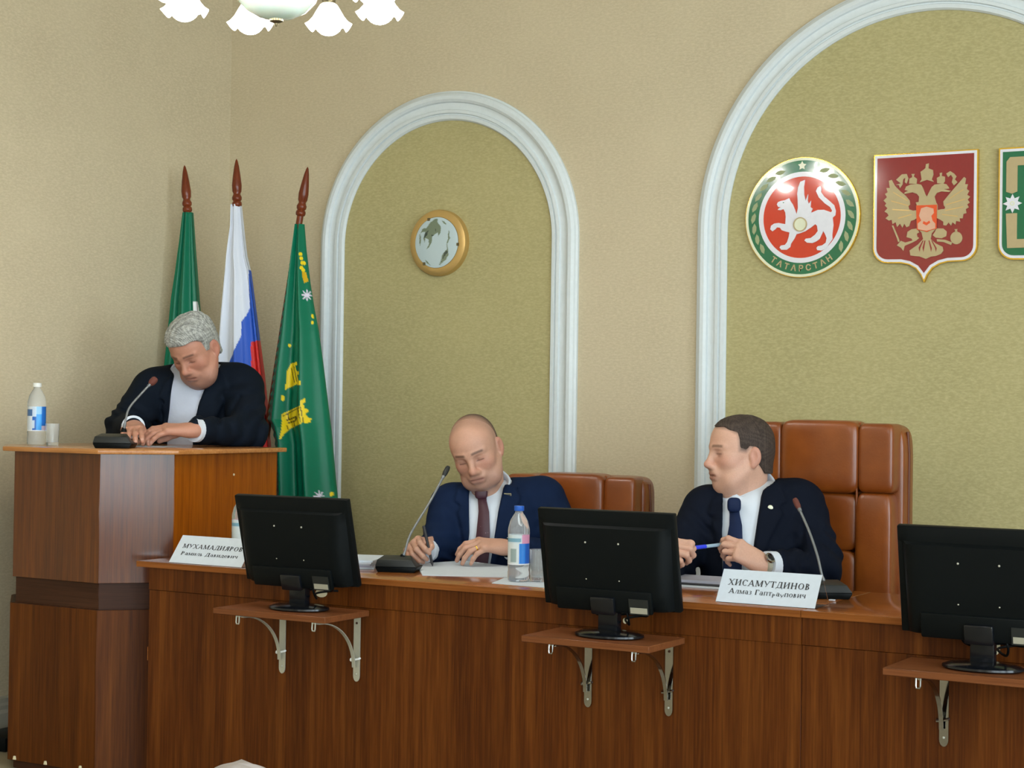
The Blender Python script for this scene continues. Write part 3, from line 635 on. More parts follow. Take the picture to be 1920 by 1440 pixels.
# ------------------------------------------------------------------ flags in a stand
FY = 5.72
def pole(root, tip, foot):
    T = np.array(tip); Fo = np.array(foot); L = np.linalg.norm(T-Fo); e = (T-Fo)/L
    prof = [(.0135, 0), (.0135, L-.205), (.0135, L-.2), (.019, L-.197), (.0205, L-.188), (.019, L-.180), (.015, L-.176), (.0195, L-.170), (.0205, L-.160), (.016, L-.150), (.0145, L-.145), (.019, L-.135), (.0205, L-.11), (.016, L-.07), (.010, L-.03), (.005, L-.008), (.001, L)]
    me = MB().lathe(prof, 16).mesh('pole', smooth=True, angle=60)
    me.transform(Matrix.Translation(Fo-np.array(root.location)) @ Vector((0, 0, 1)).rotation_difference(Vector(e)).to_matrix().to_4x4())
    return ob('pole', me, 'pole_wood', root)
def flag_cloth(root, left, right, zlow, folds, amp, colfn, na=60, nb=200, ph=0.0, thick=.11, dep0=0.0, wr=0.0):
    L = [atY(u, v, FY) for u, v in left]; R_ = [atY(u, v, FY) for u, v in right]
    zt = max(L[0][2], R_[0][2]); lz = [p[2] for p in L][::-1]; lx = [p[0] for p in L][::-1]; rz = [p[2] for p in R_][::-1]; rx = [p[0] for p in R_][::-1]
    vs = []; uvp = []
    for j in range(nb+1):
        b = j/nb; z = zt+(zlow-zt)*b; xl = np.interp(z, lz, lx); xr = np.interp(z, rz, rx)
        if z < lz[0]: xl = lx[0]+(z-lz[0])*(lx[1]-lx[0])/(lz[1]-lz[0])
        if z < rz[0]: xr = rx[0]+(z-rz[0])*(rx[1]-rx[0])/(rz[1]-rz[0])
        g = min(1, .27+1.3*b); A = amp*g
        for i in range(2*na):
            if i < na: a = i/(na-1); x = xl+(xr-xl)*a; edge = math.sin(math.pi*a)**.5; y = -thick*g*.6*edge+A*math.sin(2*math.pi*folds*a+ph+1.3*b)+.35*A*math.sin(2*math.pi*folds*2.3*a+1+2*b)
            else: a = (2*na-1-i)/(na-1); x = xl+(xr-xl)*a; y = thick*g*.6*math.sin(math.pi*a)**.5+A*math.sin(2*math.pi*folds*a+ph+1.3*b+.5)
            if wr and i < na and a < .30: y += wr*math.sin(z*190+a*9)*math.sin(math.pi*a/.30)
            vs.append((x, FY+dep0+y, z))
    n2 = 2*na; fs = []
    for j in range(nb):
        for i in range(n2): fs.append((j*n2+i, (j+1)*n2+i, (j+1)*n2+(i+1) % n2, j*n2+(i+1) % n2))
    fs.append(tuple(range(n2))); fs.append(tuple(nb*n2+i for i in range(n2))[::-1])
    V = np.array(vs)          # the print is laid out on the plane y = FY
    P = np.stack([V[:, 0]+.77*(V[:, 1]-FY), np.full(len(V), FY), V[:, 2]], 1)-CAM; D = P@Fc; uu = 960+FPX*(P@R2)/D; vv = 720-FPX*(P@U2)/D
    me = MB().add(V-np.array(root.location), fs).mesh('cloth', smooth=True, angle=180); setcol(me, colfn(uu, vv)); return ob('cloth', me, 'flag_satin', root)
stand = thing('flag_stand', 'wooden stand holding three flag poles behind the podium', 'stand', (-4.60, FY, 0))
ob('base', MB().lathe([(.16, 0), (.165, .015), (.15, .03), (.05, .045)], 32).mesh('base', smooth=True), 'pole_wood', stand)
ob('post', MB().lathe([(.03, .04), (.022, .2), (.022, .40), (.03, .43)], 16).mesh('post', smooth=True), 'pole_wood', stand)
ob('socket_block', box((-.12, -.03, .26), (.10, .03, .34), .006), 'pole_wood', stand)
ob('label_strip', box((.098, -.052, .95), (.112, -.046, 1.14)), 'gold_paint', stand); ob('back_post', box((.075, -.044, .05), (.135, -.028, 1.19), .004), 'pole_wood', stand)
def flagthing(label, tip, foot):
    r_ = thing('flag', label, 'flag', foot, 0, 'flags in the stand'); pole(r_, tip, foot); return r_
tip = atY(346, 310, FY); f1 = flagthing('furled green flag on a wooden pole, nearest the left wall', tip, (tip[0]+.20, FY, .345))
tip2 = atY(443.5, 298, FY); f2 = flagthing('white, blue and red flag hanging on a wooden pole', tip2, (tip2[0]+.068, FY, .345))
tip3 = atY(577, 313, FY); f3 = flagthing('green flag with golden castle towers on a leaning wooden pole', tip3, (tip3[0]-.322, FY, .345))
GR = np.array(lin(2, 108, 78)); 
def c1(u, v):
    c = np.tile(GR, (len(u), 1)); c[inpoly(u, v, [(362, 566), (371, 566), (390, 700), (366, 700)])] = lin(225, 228, 228); return c
flag_cloth(f1, [(345, 399), (340, 450), (333, 510), (326, 560), (320, 640), (312, 740)], [(360, 399), (364, 470), (369, 540), (373, 600), (378, 740)], .62, 2.2, .021, c1, ph=2.0, na=80, nb=260)
def c2(u, v):
    c = np.tile(np.array(lin(214, 220, 232)), (len(u), 1))
    c[inpoly(u, v, [(466, 506), (467, 545), (469, 578), (462, 592), (453, 604), (453, 630), (441, 655), (431, 678), (415, 720), (380, 1200), (560, 1200), (540, 500)])] = lin(32, 84, 190)
    c[inpoly(u, v, [(470, 642), (520, 630), (600, 1200), (470, 1200), (472, 700)])] = lin(206, 30, 22); return c
flag_cloth(f2, [(434, 384), (434, 425), (428, 460), (420, 520), (413, 590), (408, 660), (404, 740)], [(451, 384), (455, 430), (461, 480), (469, 510), (477, 570), (486, 640), (494, 700), (501, 770)], .60, 2.4, .020, c2, ph=.6, na=110, nb=380)
def c3(u, v):
    c = np.tile(GR, (len(u), 1)); Y_ = np.array(lin(232, 204, 28)); k36 = lambda P: crop(P, 3.6, 500, 540); k26 = lambda P: crop(P, 2.667, 480, 400); dk = np.array(lin(96, 84, 18))
    t1 = [(122, 690), (130, 640), (135, 565), (155, 528), (160, 512), (203, 500), (206, 520), (192, 526), (200, 560), (217, 566), (217, 588), (205, 590), (212, 624), (228, 630), (228, 660), (200, 652), (165, 668)]
    t2 = [(86, 1015), (100, 930), (104, 850), (225, 793), (222, 762), (256, 745), (263, 768), (245, 780), (255, 812), (280, 818), (280, 836), (264, 842), (270, 872), (300, 876), (296, 902), (256, 914), (243, 905), (160, 950), (128, 972), (95, 1015)]
    for P in (t1, t2): c[inpoly(u, v, k36(P))] = Y_
    for P in ([(163, 540), (168, 538), (190, 640), (184, 642)], [(180, 530), (185, 528), (205, 632), (199, 634)], [(222, 800), (228, 798), (248, 905), (241, 906)], [(205, 810), (210, 808), (228, 905), (222, 908)], [(105, 862), (225, 800), (225, 806), (108, 870)], [(130, 890), (200, 862), (205, 880), (195, 900), (135, 918), (138, 910), (190, 888), (192, 876), (135, 900)], [(140, 850), (147, 846), (152, 880), (145, 884)], [(180, 905), (186, 902), (192, 935), (186, 938)], [(135, 925), (141, 922), (146, 955), (140, 958)]): c[inpoly(u, v, k36(P))] = dk
    for (x, y, r_) in [(155, 390, 9), (108, 742, 14), (310, 190, 10), (308, 235, 9), (437, 1392, 12)]: c[((u-500-x/3.6)**2+((v-540-y/3.6)*.7)**2) < (r_/3.6)**2] = Y_
    for (x, y) in [(222, 207), (226, 228), (231, 250), (240, 250), (226, 275), (236, 285)]: c[((u-480-x/2.667)**2+(v-400-y/2.667)**2) < 3.6**2] = Y_
    c[inpoly(u, v, k26([(228, 292), (250, 295), (262, 340), (240, 350), (230, 318)]))] = lin(206, 164, 20)
    for (cx, cy) in [(575.5, 554), (598, 929)]:
        r_ = np.hypot(u-cx, (v-cy)); a = np.arctan2(v-cy, u-cx); c[r_ < 7.0+4.0*np.cos(8*a)] = lin(214, 206, 222)
    return c
flag_cloth(f3, [(555, 421), (548, 470), (537, 545), (525, 620), (514, 690), (506, 760), (503, 785), (512, 800), (519, 830), (519, 940)], [(569, 421), (572, 470), (578, 530), (585, 580), (592, 620), (599, 680), (606, 750), (613, 820), (620, 900), (632, 1010)], .55, 1.9, .028, c3, na=110, nb=420, ph=1.0, wr=.0035)

# ------------------------------------------------------------------ gooseneck microphones
def crspl(P, n=6):
    P = [np.array(p, float) for p in P]; r_ = []
    for i in range(len(P)-1):
        a = P[max(i-1, 0)]; b = P[i]; c = P[i+1]; d = P[min(i+2, len(P)-1)]
        for k in range(n): s = k/n; r_.append(0.5*((2*b)+(c-a)*s+(2*a-5*b+4*c-d)*s*s+(3*b-a-3*c+d)*s**3))
    return r_+[P[-1]]
def microphone(base, yaw, neck, label, hmat, hl=.035, hr=.009):
    r_ = thing('microphone', label, 'microphone', base, yaw, 'gooseneck microphones')
    ob('base', MB().prism([(-.058, 0), (.058, 0), (.066, .014), (.066, .018), (-.066, .018), (-.066, .014)], -.05, .05, 'y').mesh('base', bevel=.003), 'black_plastic', r_)
    sl = MB().add([(-.066, -.054, .018), (.066, -.054, .018), (.058, .054, .018), (-.058, .054, .018), (-.060, -.050, .040), (.050, -.050, .040), (.036, .010, .050), (-.050, .010, .050), (-.05, .050, .024), (.048, .050, .024)],
                  [(0, 1, 5, 4), (4, 5, 6, 7), (7, 6, 9, 8), (8, 9, 2, 3), (1, 2, 9, 6), (1, 6, 5), (0, 4, 7), (0, 7, 8, 3), (3, 2, 1, 0)])
    ob('housing', sl.mesh('housing', bevel=.002), 'dark_grey_plastic', r_)
    M = Matrix.Rotation(-yaw, 3, 'Z'); P = [np.array(M @ Vector(np.array(p)-np.array(base))) for p in neck]
    ob('socket', MB().lathe([(.011, 0), (.010, .008), (.006, .016)], 14, (P[0][0], P[0][1], P[0][2]-.004)).mesh('socket', smooth=True), 'black_plastic', r_)
    S = crspl(P, 8); ob('neck', MB().tube(S, [.0052 if (i < 6) else .0037 for i in range(len(S))], 10).mesh('neck', smooth=True), 'mic_neck', r_)
    e = S[-1]-S[-3]; e /= np.linalg.norm(e); h = S[-1]
    ob('capsule', MB().tube([h-e*.004, h, h+e*hl*.3, h+e*hl*.75, h+e*hl*.95, h+e*hl], [.004, hr*.75, hr, hr, hr*.75, .002], 14).mesh('capsule', smooth=True), hmat, r_)
    ob('collar', MB().tube([h-e*.012, h-e*.002], [.0052, .006], 12).mesh('collar', smooth=True), 'mic_neck', r_)
    return r_
b0 = atY(216, 836, 4.57); b0[2] = 1.1132
microphone(tuple(b0), TH, [atY(232, 808, 4.57), atY(236, 786, 4.57), atY(243, 764, 4.59), atY(266, 737, 4.64), atY(282, 720, 4.67)], 'black gooseneck microphone with a reddish foam head on the podium', 'foam_red', .030, .0125)
b1 = atZ(748, 1071, .75); d1 = b1@Dv-0
def kd(u, v, dep): return k2w(kpt(u, v, dep))
D1 = b1@Dv
microphone(tuple(b1), TH-.15, [kd(755, 1046, D1), kd(760, 1031, D1), kd(771, 999, D1+.03), kd(806, 941, D1+.10), kd(832, 892, D1+.16)], 'black gooseneck microphone on the table in front of the man in the blue suit', 'dark_grey_plastic', .040, .0085)
b2 = atZ(1548, 1120, .75); D2 = b2@Dv
microphone(tuple(b2), TH, [kd(1547, 1098, D2), kd(1540, 1074, D2), kd(1532, 1040, D2+.02), kd(1517, 996, D2+.06), kd(1498, 953, D2+.11)], 'black gooseneck microphone behind the right-hand name plate', 'foam_red', .036, .0085)

# ------------------------------------------------------------------ name plates
def serif_text(txt, H):
    """printed serif capitals and small letters built from stems, hairlines and bowls"""
    mb = MB(); TK, TN = .175, .07
    def quad(P, k, ox, oy): mb.prism([(ox+x*k, oy+y*k) for x, y in P], 0, .0004)
    G = {'А': (.98, [('d', .10, 0, .46, 1, TN), ('d', .46, 1, .84, 0, TK), ('h', .22, .64, .32)], [(.10, 0), (.84, 0)]), 'В': (.80, [('v', .20), ('a', .26, .755, .32, .245, -90, 90), ('a', .26, .27, .38, .27, -90, 90)], [(.20, 0), (.20, 1)]),
         'Г': (.70, [('v', .20), ('h', .20, .64, .965), ('t', .62, .72, 1)], [(.20, 0), (.20, 1)]), 'Д': (.95, [('d', .20, .05, .38, 1, TN), ('v', .74), ('h', .30, .80, .965), ('h', .02, .94, .05), ('t', .04, -.18, .05), ('t', .92, -.18, .05)], []),
         'И': (1.0, [('v', .20), ('v', .80), ('d', .20, .08, .80, .92, TN)], [(.20, 0), (.20, 1), (.80, 0), (.80, 1)]), 'Л': (.95, [('d', .12, .02, .36, 1, TN), ('v', .76), ('h', .30, .80, .965)], [(.76, 0), (.76, 1)]),
         'М': (1.18, [('d', .16, 0, .16, 1, TN), ('d', .20, 1, .58, .06, TK), ('d', .58, .06, .98, 1, TN), ('v', 1.0)], [(.16, 0), (.16, 1), (1.0, 0), (1.0, 1)]), 'Н': (1.0, [('v', .20), ('v', .80), ('h', .20, .80, .5)], [(.20, 0), (.20, 1), (.80, 0), (.80, 1)]),
         'О': (.95, [('a', .47, .5, .42, .5, 0, 360)], []), 'П': (1.0, [('v', .20), ('v', .80), ('h', .20, .80, .965)], [(.20, 0), (.80, 0)]), 'Р': (.78, [('v', .20), ('a', .26, .72, .38, .28, -90, 90)], [(.20, 0), (.20, 1)]),
         'С': (.86, [('a', .46, .5, .40, .5, 48, 312), ('t', .76, .68, .96)], []), 'Т': (.86, [('v', .43), ('h', .05, .81, .965), ('t', .06, .74, 1), ('t', .80, .74, 1)], [(.43, 0)]), 'У': (.88, [('d', .10, 1, .47, .38, TK), ('d', .80, 1, .34, .02, TN)], [(.10, 1), (.80, 1)]),
         'Х': (.92, [('d', .14, 1, .78, 0, TK), ('d', .78, 1, .14, 0, TN)], [(.14, 0), (.78, 0), (.14, 1), (.78, 1)]), 'Я': (.86, [('v', .66), ('a', .60, .73, .38, .27, 90, 270), ('d', .46, .48, .14, 0, TK)], [(.66, 0), (.66, 1), (.12, 0)]), 'З': (.72, [('a', .28, .755, .32, .245, -90, 130), ('a', .26, .27, .38, .27, -130, 90)], []),
         'Ч': (.92, [('d', .20, 1, .20, .55, TK), ('h', .22, .72, .46), ('v', .72)], [(.20, 1), (.72, 0), (.72, 1)]), 'Ь': (.78, [('v', .20), ('a', .26, .28, .38, .28, -90, 90)], [(.20, 0), (.20, 1)]), 'е': (.86, [('a', .46, .5, .40, .5, 0, 320), ('h', .10, .84, .5)], []), 'а': (.90, [('a', .40, .32, .32, .32, 20, 340), ('d', .68, 0, .68, .8, TK), ('a', .42, .76, .30, .24, 20, 170)], [(.76, 0)])}
    x = 0.0
    for ch in txt:
        if ch == ' ': x += .42*H; continue
        low = ch.islower(); k = H*(.70 if low else 1.0); oy = 0.0; key = ch if ch in G else ch.upper()
        if low and ch in 'ру': oy = -.30*H
        w_, st_, se = G[key]
        for s_ in st_:
            if s_[0] == 'v': quad([(s_[1]-TK/2, 0), (s_[1]+TK/2, 0), (s_[1]+TK/2, 1), (s_[1]-TK/2, 1)], k, x, oy)
            elif s_[0] == 'h': quad([(s_[1], s_[3]-TN/2), (s_[2], s_[3]-TN/2), (s_[2], s_[3]+TN/2), (s_[1], s_[3]+TN/2)], k, x, oy)
            elif s_[0] == 't': a_, b_ = sorted(s_[2:]); quad([(s_[1]-.03, a_), (s_[1]+.03, a_), (s_[1]+.03, b_), (s_[1]-.03, b_)], k, x, oy)
            elif s_[0] == 'd': _, xa, ya, xb, yb, t_ = s_; quad([(xa-t_/2, ya), (xa+t_/2, ya), (xb+t_/2, yb), (xb-t_/2, yb)], k, x, oy)
            else:
                _, cx, cy, rx, ry, a0, a1 = s_; n = 18
                for i in range(n):
                    q_ = []
                    for a_ in (math.radians(a0+(a1-a0)*i/n), math.radians(a0+(a1-a0)*(i+1)/n)):
                        th_ = TN+(TK-TN)*abs(math.cos(a_)); q_.append(((cx+rx*math.cos(a_), cy+ry*math.sin(a_)), (cx+(rx-th_)*math.cos(a_), cy+(ry-TN)*math.sin(a_))))
                    quad([q_[0][0], q_[1][0], q_[1][1], q_[0][1]], k, x, oy)
        for (sx, sy) in se: yy = sy if sy == 0 else 1-.05; quad([(sx-.15, yy), (sx+.15, yy), (sx+.15, yy+.05), (sx-.15, yy+.05)], k, x, oy)
        x += (w_+.08)*k
    mb.v = [(v[0]-x/2, v[1]-H/2, v[2]) for v in mb.v]; return mb.mesh('lettering')
def plate(u0, v0, u1, v1, tu, tv, label, l1, l2, s1, s2, right_text=0):
    A = atZ(u0, v0, .751); B = atZ(u1, v1, .751); A[1] = B[1] = (A[1]+B[1])/2; A[0], w = A[0], B[0]-A[0]
    Tt = atX(tu, tv, A[0]); h = math.hypot(Tt[1]-A[1], Tt[2]-.751); tl = math.atan2(Tt[1]-A[1], Tt[2]-.751)
    r_ = thing('name_plate', label, 'sign', (A[0], A[1], .7505), 0, 'tent name plates on the table')
    T = Matrix.Rotation(-tl, 4, 'X')
    def mp(n, me, mat): me.transform(T); return ob(n, me, mat, r_)
    mp('card', box((0, 0, .0015), (w, .0012, h)), 'white_paper')
    T2 = Matrix.Translation((0, math.sin(tl)*h*2+.0, 0)) @ Matrix.Rotation(tl, 4, 'X'); me = box((0, -.0015, 0), (w, 0, h-.002)); me.transform(T2); ob('back_leaf', me, 'acrylic', r_)
    ob('foot_leaf', box((0, .002, 0), (w, math.sin(tl)*h*2, .0012)), 'acrylic', r_)
    for body_, sz, zc in ((l1, s1, .62), (l2, s2, .36)):
        me = serif_text(body_, sz); co = np.array([v.co for v in me.vertices]); wid = co[:, 0].max()-co[:, 0].min(); tgt = w*(.82 if body_ is l1 else .78)
        me.transform(Matrix.Diagonal((tgt/wid, 1.0, 1, 1))); me.transform(Matrix.Rotation(math.pi/2, 4, 'X')); me.transform(Matrix.Translation((w*.50, -.0006, h*zc)))
        mp('lettering', me, 'ink_black')
    return r_
plate(318, 1054, 450, 1064.5, 343, 1003, 'white tent name plate lying beside the podium, partly behind a monitor', 'МУХАМАДИЯРОВ', 'Рамиль Давидевич', .0165, .0135)
plate(1341, 1128, 1528, 1141.5, 1357.5, 1066, 'white tent name plate in front of the man holding a pen in both hands', 'ХИСАМУТДИНОВ', 'Алмаз Гаптраупович', .0185, .0155)

# ------------------------------------------------------------------ bottles and glasses
def bottle(base, h, r, capmat, label, style):
    t_ = thing('water_bottle', label, 'bottle', tuple(base), 0, 'plastic water bottles')
    pr = [(.45, 0), (.86, .004), (.97, .025), (.98, .12), (.93, .15), (.98, .20), (.955, .24), (.955, .60), (.99, .64), (.97, .70), (.80, .80), (.52, .875), (.36, .905), (.34, .93), (.38, .935), (.38, .945), (.34, .95), (.34, .985)]
    ob('body', MB().lathe([(a*r, z*h) for a, z in pr], 28).mesh('body', smooth=True, angle=50), 'water_plastic', t_)
    ob('cap', MB().lathe([(.44*r, .935*h), (.45*r, .94*h), (.45*r, .995*h), (.42*r, 1.0*h)], 28).mesh('cap', smooth=True, angle=40), capmat, t_)
    n, mz = 72, 40; vs = []; fs = []; col = []
    for j in range(mz+1):
        z = h*(.225+.395*j/mz)
        for i in range(n): a = 2*math.pi*i/n; vs.append((.972*r*math.cos(a), .972*r*math.sin(a), z)); col.append(style((math.degrees(a)+360) % 360, j/mz))
    for j in range(mz):
        for i in range(n): fs.append((j*n+i, j*n+(i+1) % n, (j+1)*n+(i+1) % n, (j+1)*n+i))
    me = MB().add(vs, fs).mesh('label', smooth=True); setcol(me, np.array(col)); ob('label', me, 'print', t_); return t_
def camdeg(p): return math.degrees(math.atan2(-p[1], -p[0]))
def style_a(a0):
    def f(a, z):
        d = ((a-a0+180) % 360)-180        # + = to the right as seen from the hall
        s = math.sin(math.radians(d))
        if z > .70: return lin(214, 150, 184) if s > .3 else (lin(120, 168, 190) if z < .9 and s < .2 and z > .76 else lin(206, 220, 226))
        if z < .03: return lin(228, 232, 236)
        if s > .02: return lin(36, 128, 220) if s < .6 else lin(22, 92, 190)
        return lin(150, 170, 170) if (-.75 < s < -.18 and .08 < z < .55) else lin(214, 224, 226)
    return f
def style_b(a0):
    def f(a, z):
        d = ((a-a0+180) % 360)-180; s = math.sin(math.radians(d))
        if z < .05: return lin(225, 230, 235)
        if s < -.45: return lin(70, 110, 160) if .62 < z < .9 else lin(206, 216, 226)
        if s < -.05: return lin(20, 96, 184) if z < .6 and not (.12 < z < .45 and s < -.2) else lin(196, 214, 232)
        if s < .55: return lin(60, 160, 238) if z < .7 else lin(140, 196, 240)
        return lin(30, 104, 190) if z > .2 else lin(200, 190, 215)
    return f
B1 = atZ(971.5, 1091, .75); bottle((B1[0], B1[1], .7525), .226, .0335, 'cap_blue', 'plastic water bottle with a blue cap beside the middle monitor', style_a(camdeg(B1)))
B2 = np.array([-4.605, 4.62, 1.113]); B2 = atY(68, 826, 4.62); bottle((B2[0], B2[1], 1.1135), .222, .0335, 'cap_white', 'plastic water bottle with a white cap on the podium', style_b(camdeg(B2)))
B3 = atZ(452, 1052, .75); bottle((B3[0], B3[1], .7505), .222, .0335, 'cap_white', 'plastic water bottle half hidden behind the monitor beside the podium', style_a(camdeg(B3)+60))
def tumbler(base, h, r, label, level):
    t_ = thing('drinking_glass', label, 'glass', tuple(base), 0, 'clear drinking glasses')
    ob('glass_wall', MB().lathe([(.1*r, 0), (.86*r, 0), (.88*r, .006), (r, h), (.95*r, h), (.84*r, .012), (.1*r, .012)], 28).mesh('glass_wall', smooth=True, angle=50), 'clear_glass', t_)
    if level: ob('facet_base', MB().lathe([(.82*r, .0125), (.84*r, .018), (.1*r, .018)], 16).mesh('facet_base', smooth=True), 'clear_glass', t_)
    return t_
G1 = atZ(1009, 1091, .75); tumbler((G1[0], G1[1], .7525), .095, .029, 'clear drinking glass beside the blue-capped bottle', 1)
G2 = atY(98, 829, 4.60); tumbler((G2[0], G2[1], 1.1135), .078, .0245, 'clear drinking glass beside the white-capped bottle on the podium', 1)

# ------------------------------------------------------------------ papers
def sheet(name, quad, z, th, mat, label, cat='paper', grp=None):
    P = [atZ(u, v, z) for u, v in quad]; c = sum(P)/len(P)
    o = ob(name, MB().prism([(p[0]-c[0], p[1]-c[1]) for p in P], 0, th), mat, None, (c[0], c[1], z)); return tag(o, label, cat, grp)
sheet('paper_sheet', [(792, 1079), (955, 1083), (985, 1066), (868, 1052), (780, 1058)], .7503, .002, 'white_paper', 'large white sheets under the hands of the man in the blue suit')
sheet('napkin', [(922, 1094), (1030, 1103), (1062, 1090), (946, 1084)], .7503, .0015, 'white_paper', 'white napkin under the blue-capped bottle and glass', 'napkin')
ps = thing('paper_stack', 'loose stack of papers behind the monitor beside the podium', 'papers', tuple(atZ(655, 1061, .75)))
for k in range(5):
    P = [(-.11, -.10), (.10, -.11), (.11, .10), (-.10, .11)]; o = ob('sheet', MB().prism(P, 0, .0055), 'white_paper' if k != 1 else 'grey_paper', ps, (rnd.uniform(-.008, .008), rnd.uniform(-.006, .006), .0005+k*.0056), (0, 0, .45+rnd.uniform(-.08, .08)))
pk = thing('folder_stack', 'flat papers and folder in front of the man holding a pen in both hands', 'papers', tuple(atZ(1318, 1098, .75)))
for k, (mt, th) in enumerate((('white_paper', .004), ('ink_black', .004), ('grey_paper', .008))):
    o = ob('sheet', MB().prism([(-.15, -.07), (.10, -.08), (.11, .08), (-.14, .09)], 0, th), mt, pk, (.004*k, .022*k, .0005+[0, .0045, .009][k]), (0, 0, .04*k))
q = atZ(1560, 1126, .75); tag(ob('paper_scrap', MB().prism([(-.008, -.004), (.006, -.005), (.009, .003), (-.005, .005)], 0, .003), 'white_paper', None, (q[0], q[1], .7503)), 'tiny white paper scrap beside the right-hand name plate', 'paper')

# ------------------------------------------------------------------ low items at the frame edge
q = atZ(6, 1408, 0); fb = tag(ob('floor_box', MB().box((-.16, -.02, 0), (.0, .22, .052)).mesh('floor_box', bevel=.006), 'black_plastic', None, (q[0]+.03, q[1], 0)), 'low black box on the floor by the left wall', 'box')
cq = atZ(447, 1431, .74); sc_ = thing('padded_chair', 'grey padded chair, only the rounded top of its back showing', 'chair', (cq[0], cq[1], 0), TH)
me = MB().pillow((0, .0, .60), (.27, .06, .28), 12, .5).mesh('backrest', smooth=True, angle=80)
for v in me.vertices: v.co.z = .46+.28*math.sqrt(max(0, 1-(abs(v.co.x)/.135)**2.0))*(1 if v.co.z > .6 else .0)+(0 if v.co.z > .6 else 0)+ (v.co.z-.6)*.0
ob('backrest', me, 'grey_upholstery', sc_)
ob('seat', MB().pillow((0, -.22, .43), (.44, .44, .08), 10, .4).mesh('seat', smooth=True, angle=80), 'grey_upholstery', sc_)
for sx in (-.11, .11):
    ob('leg', MB().tube([(sx, .02, 0), (sx, .0, .30), (sx, 0, .58)], .012, 8).mesh('leg', smooth=True), 'black_plastic', sc_); ob('leg', MB().tube([(sx, -.40, 0), (sx, -.38, .41)], .012, 8).mesh('leg', smooth=True), 'black_plastic', sc_)
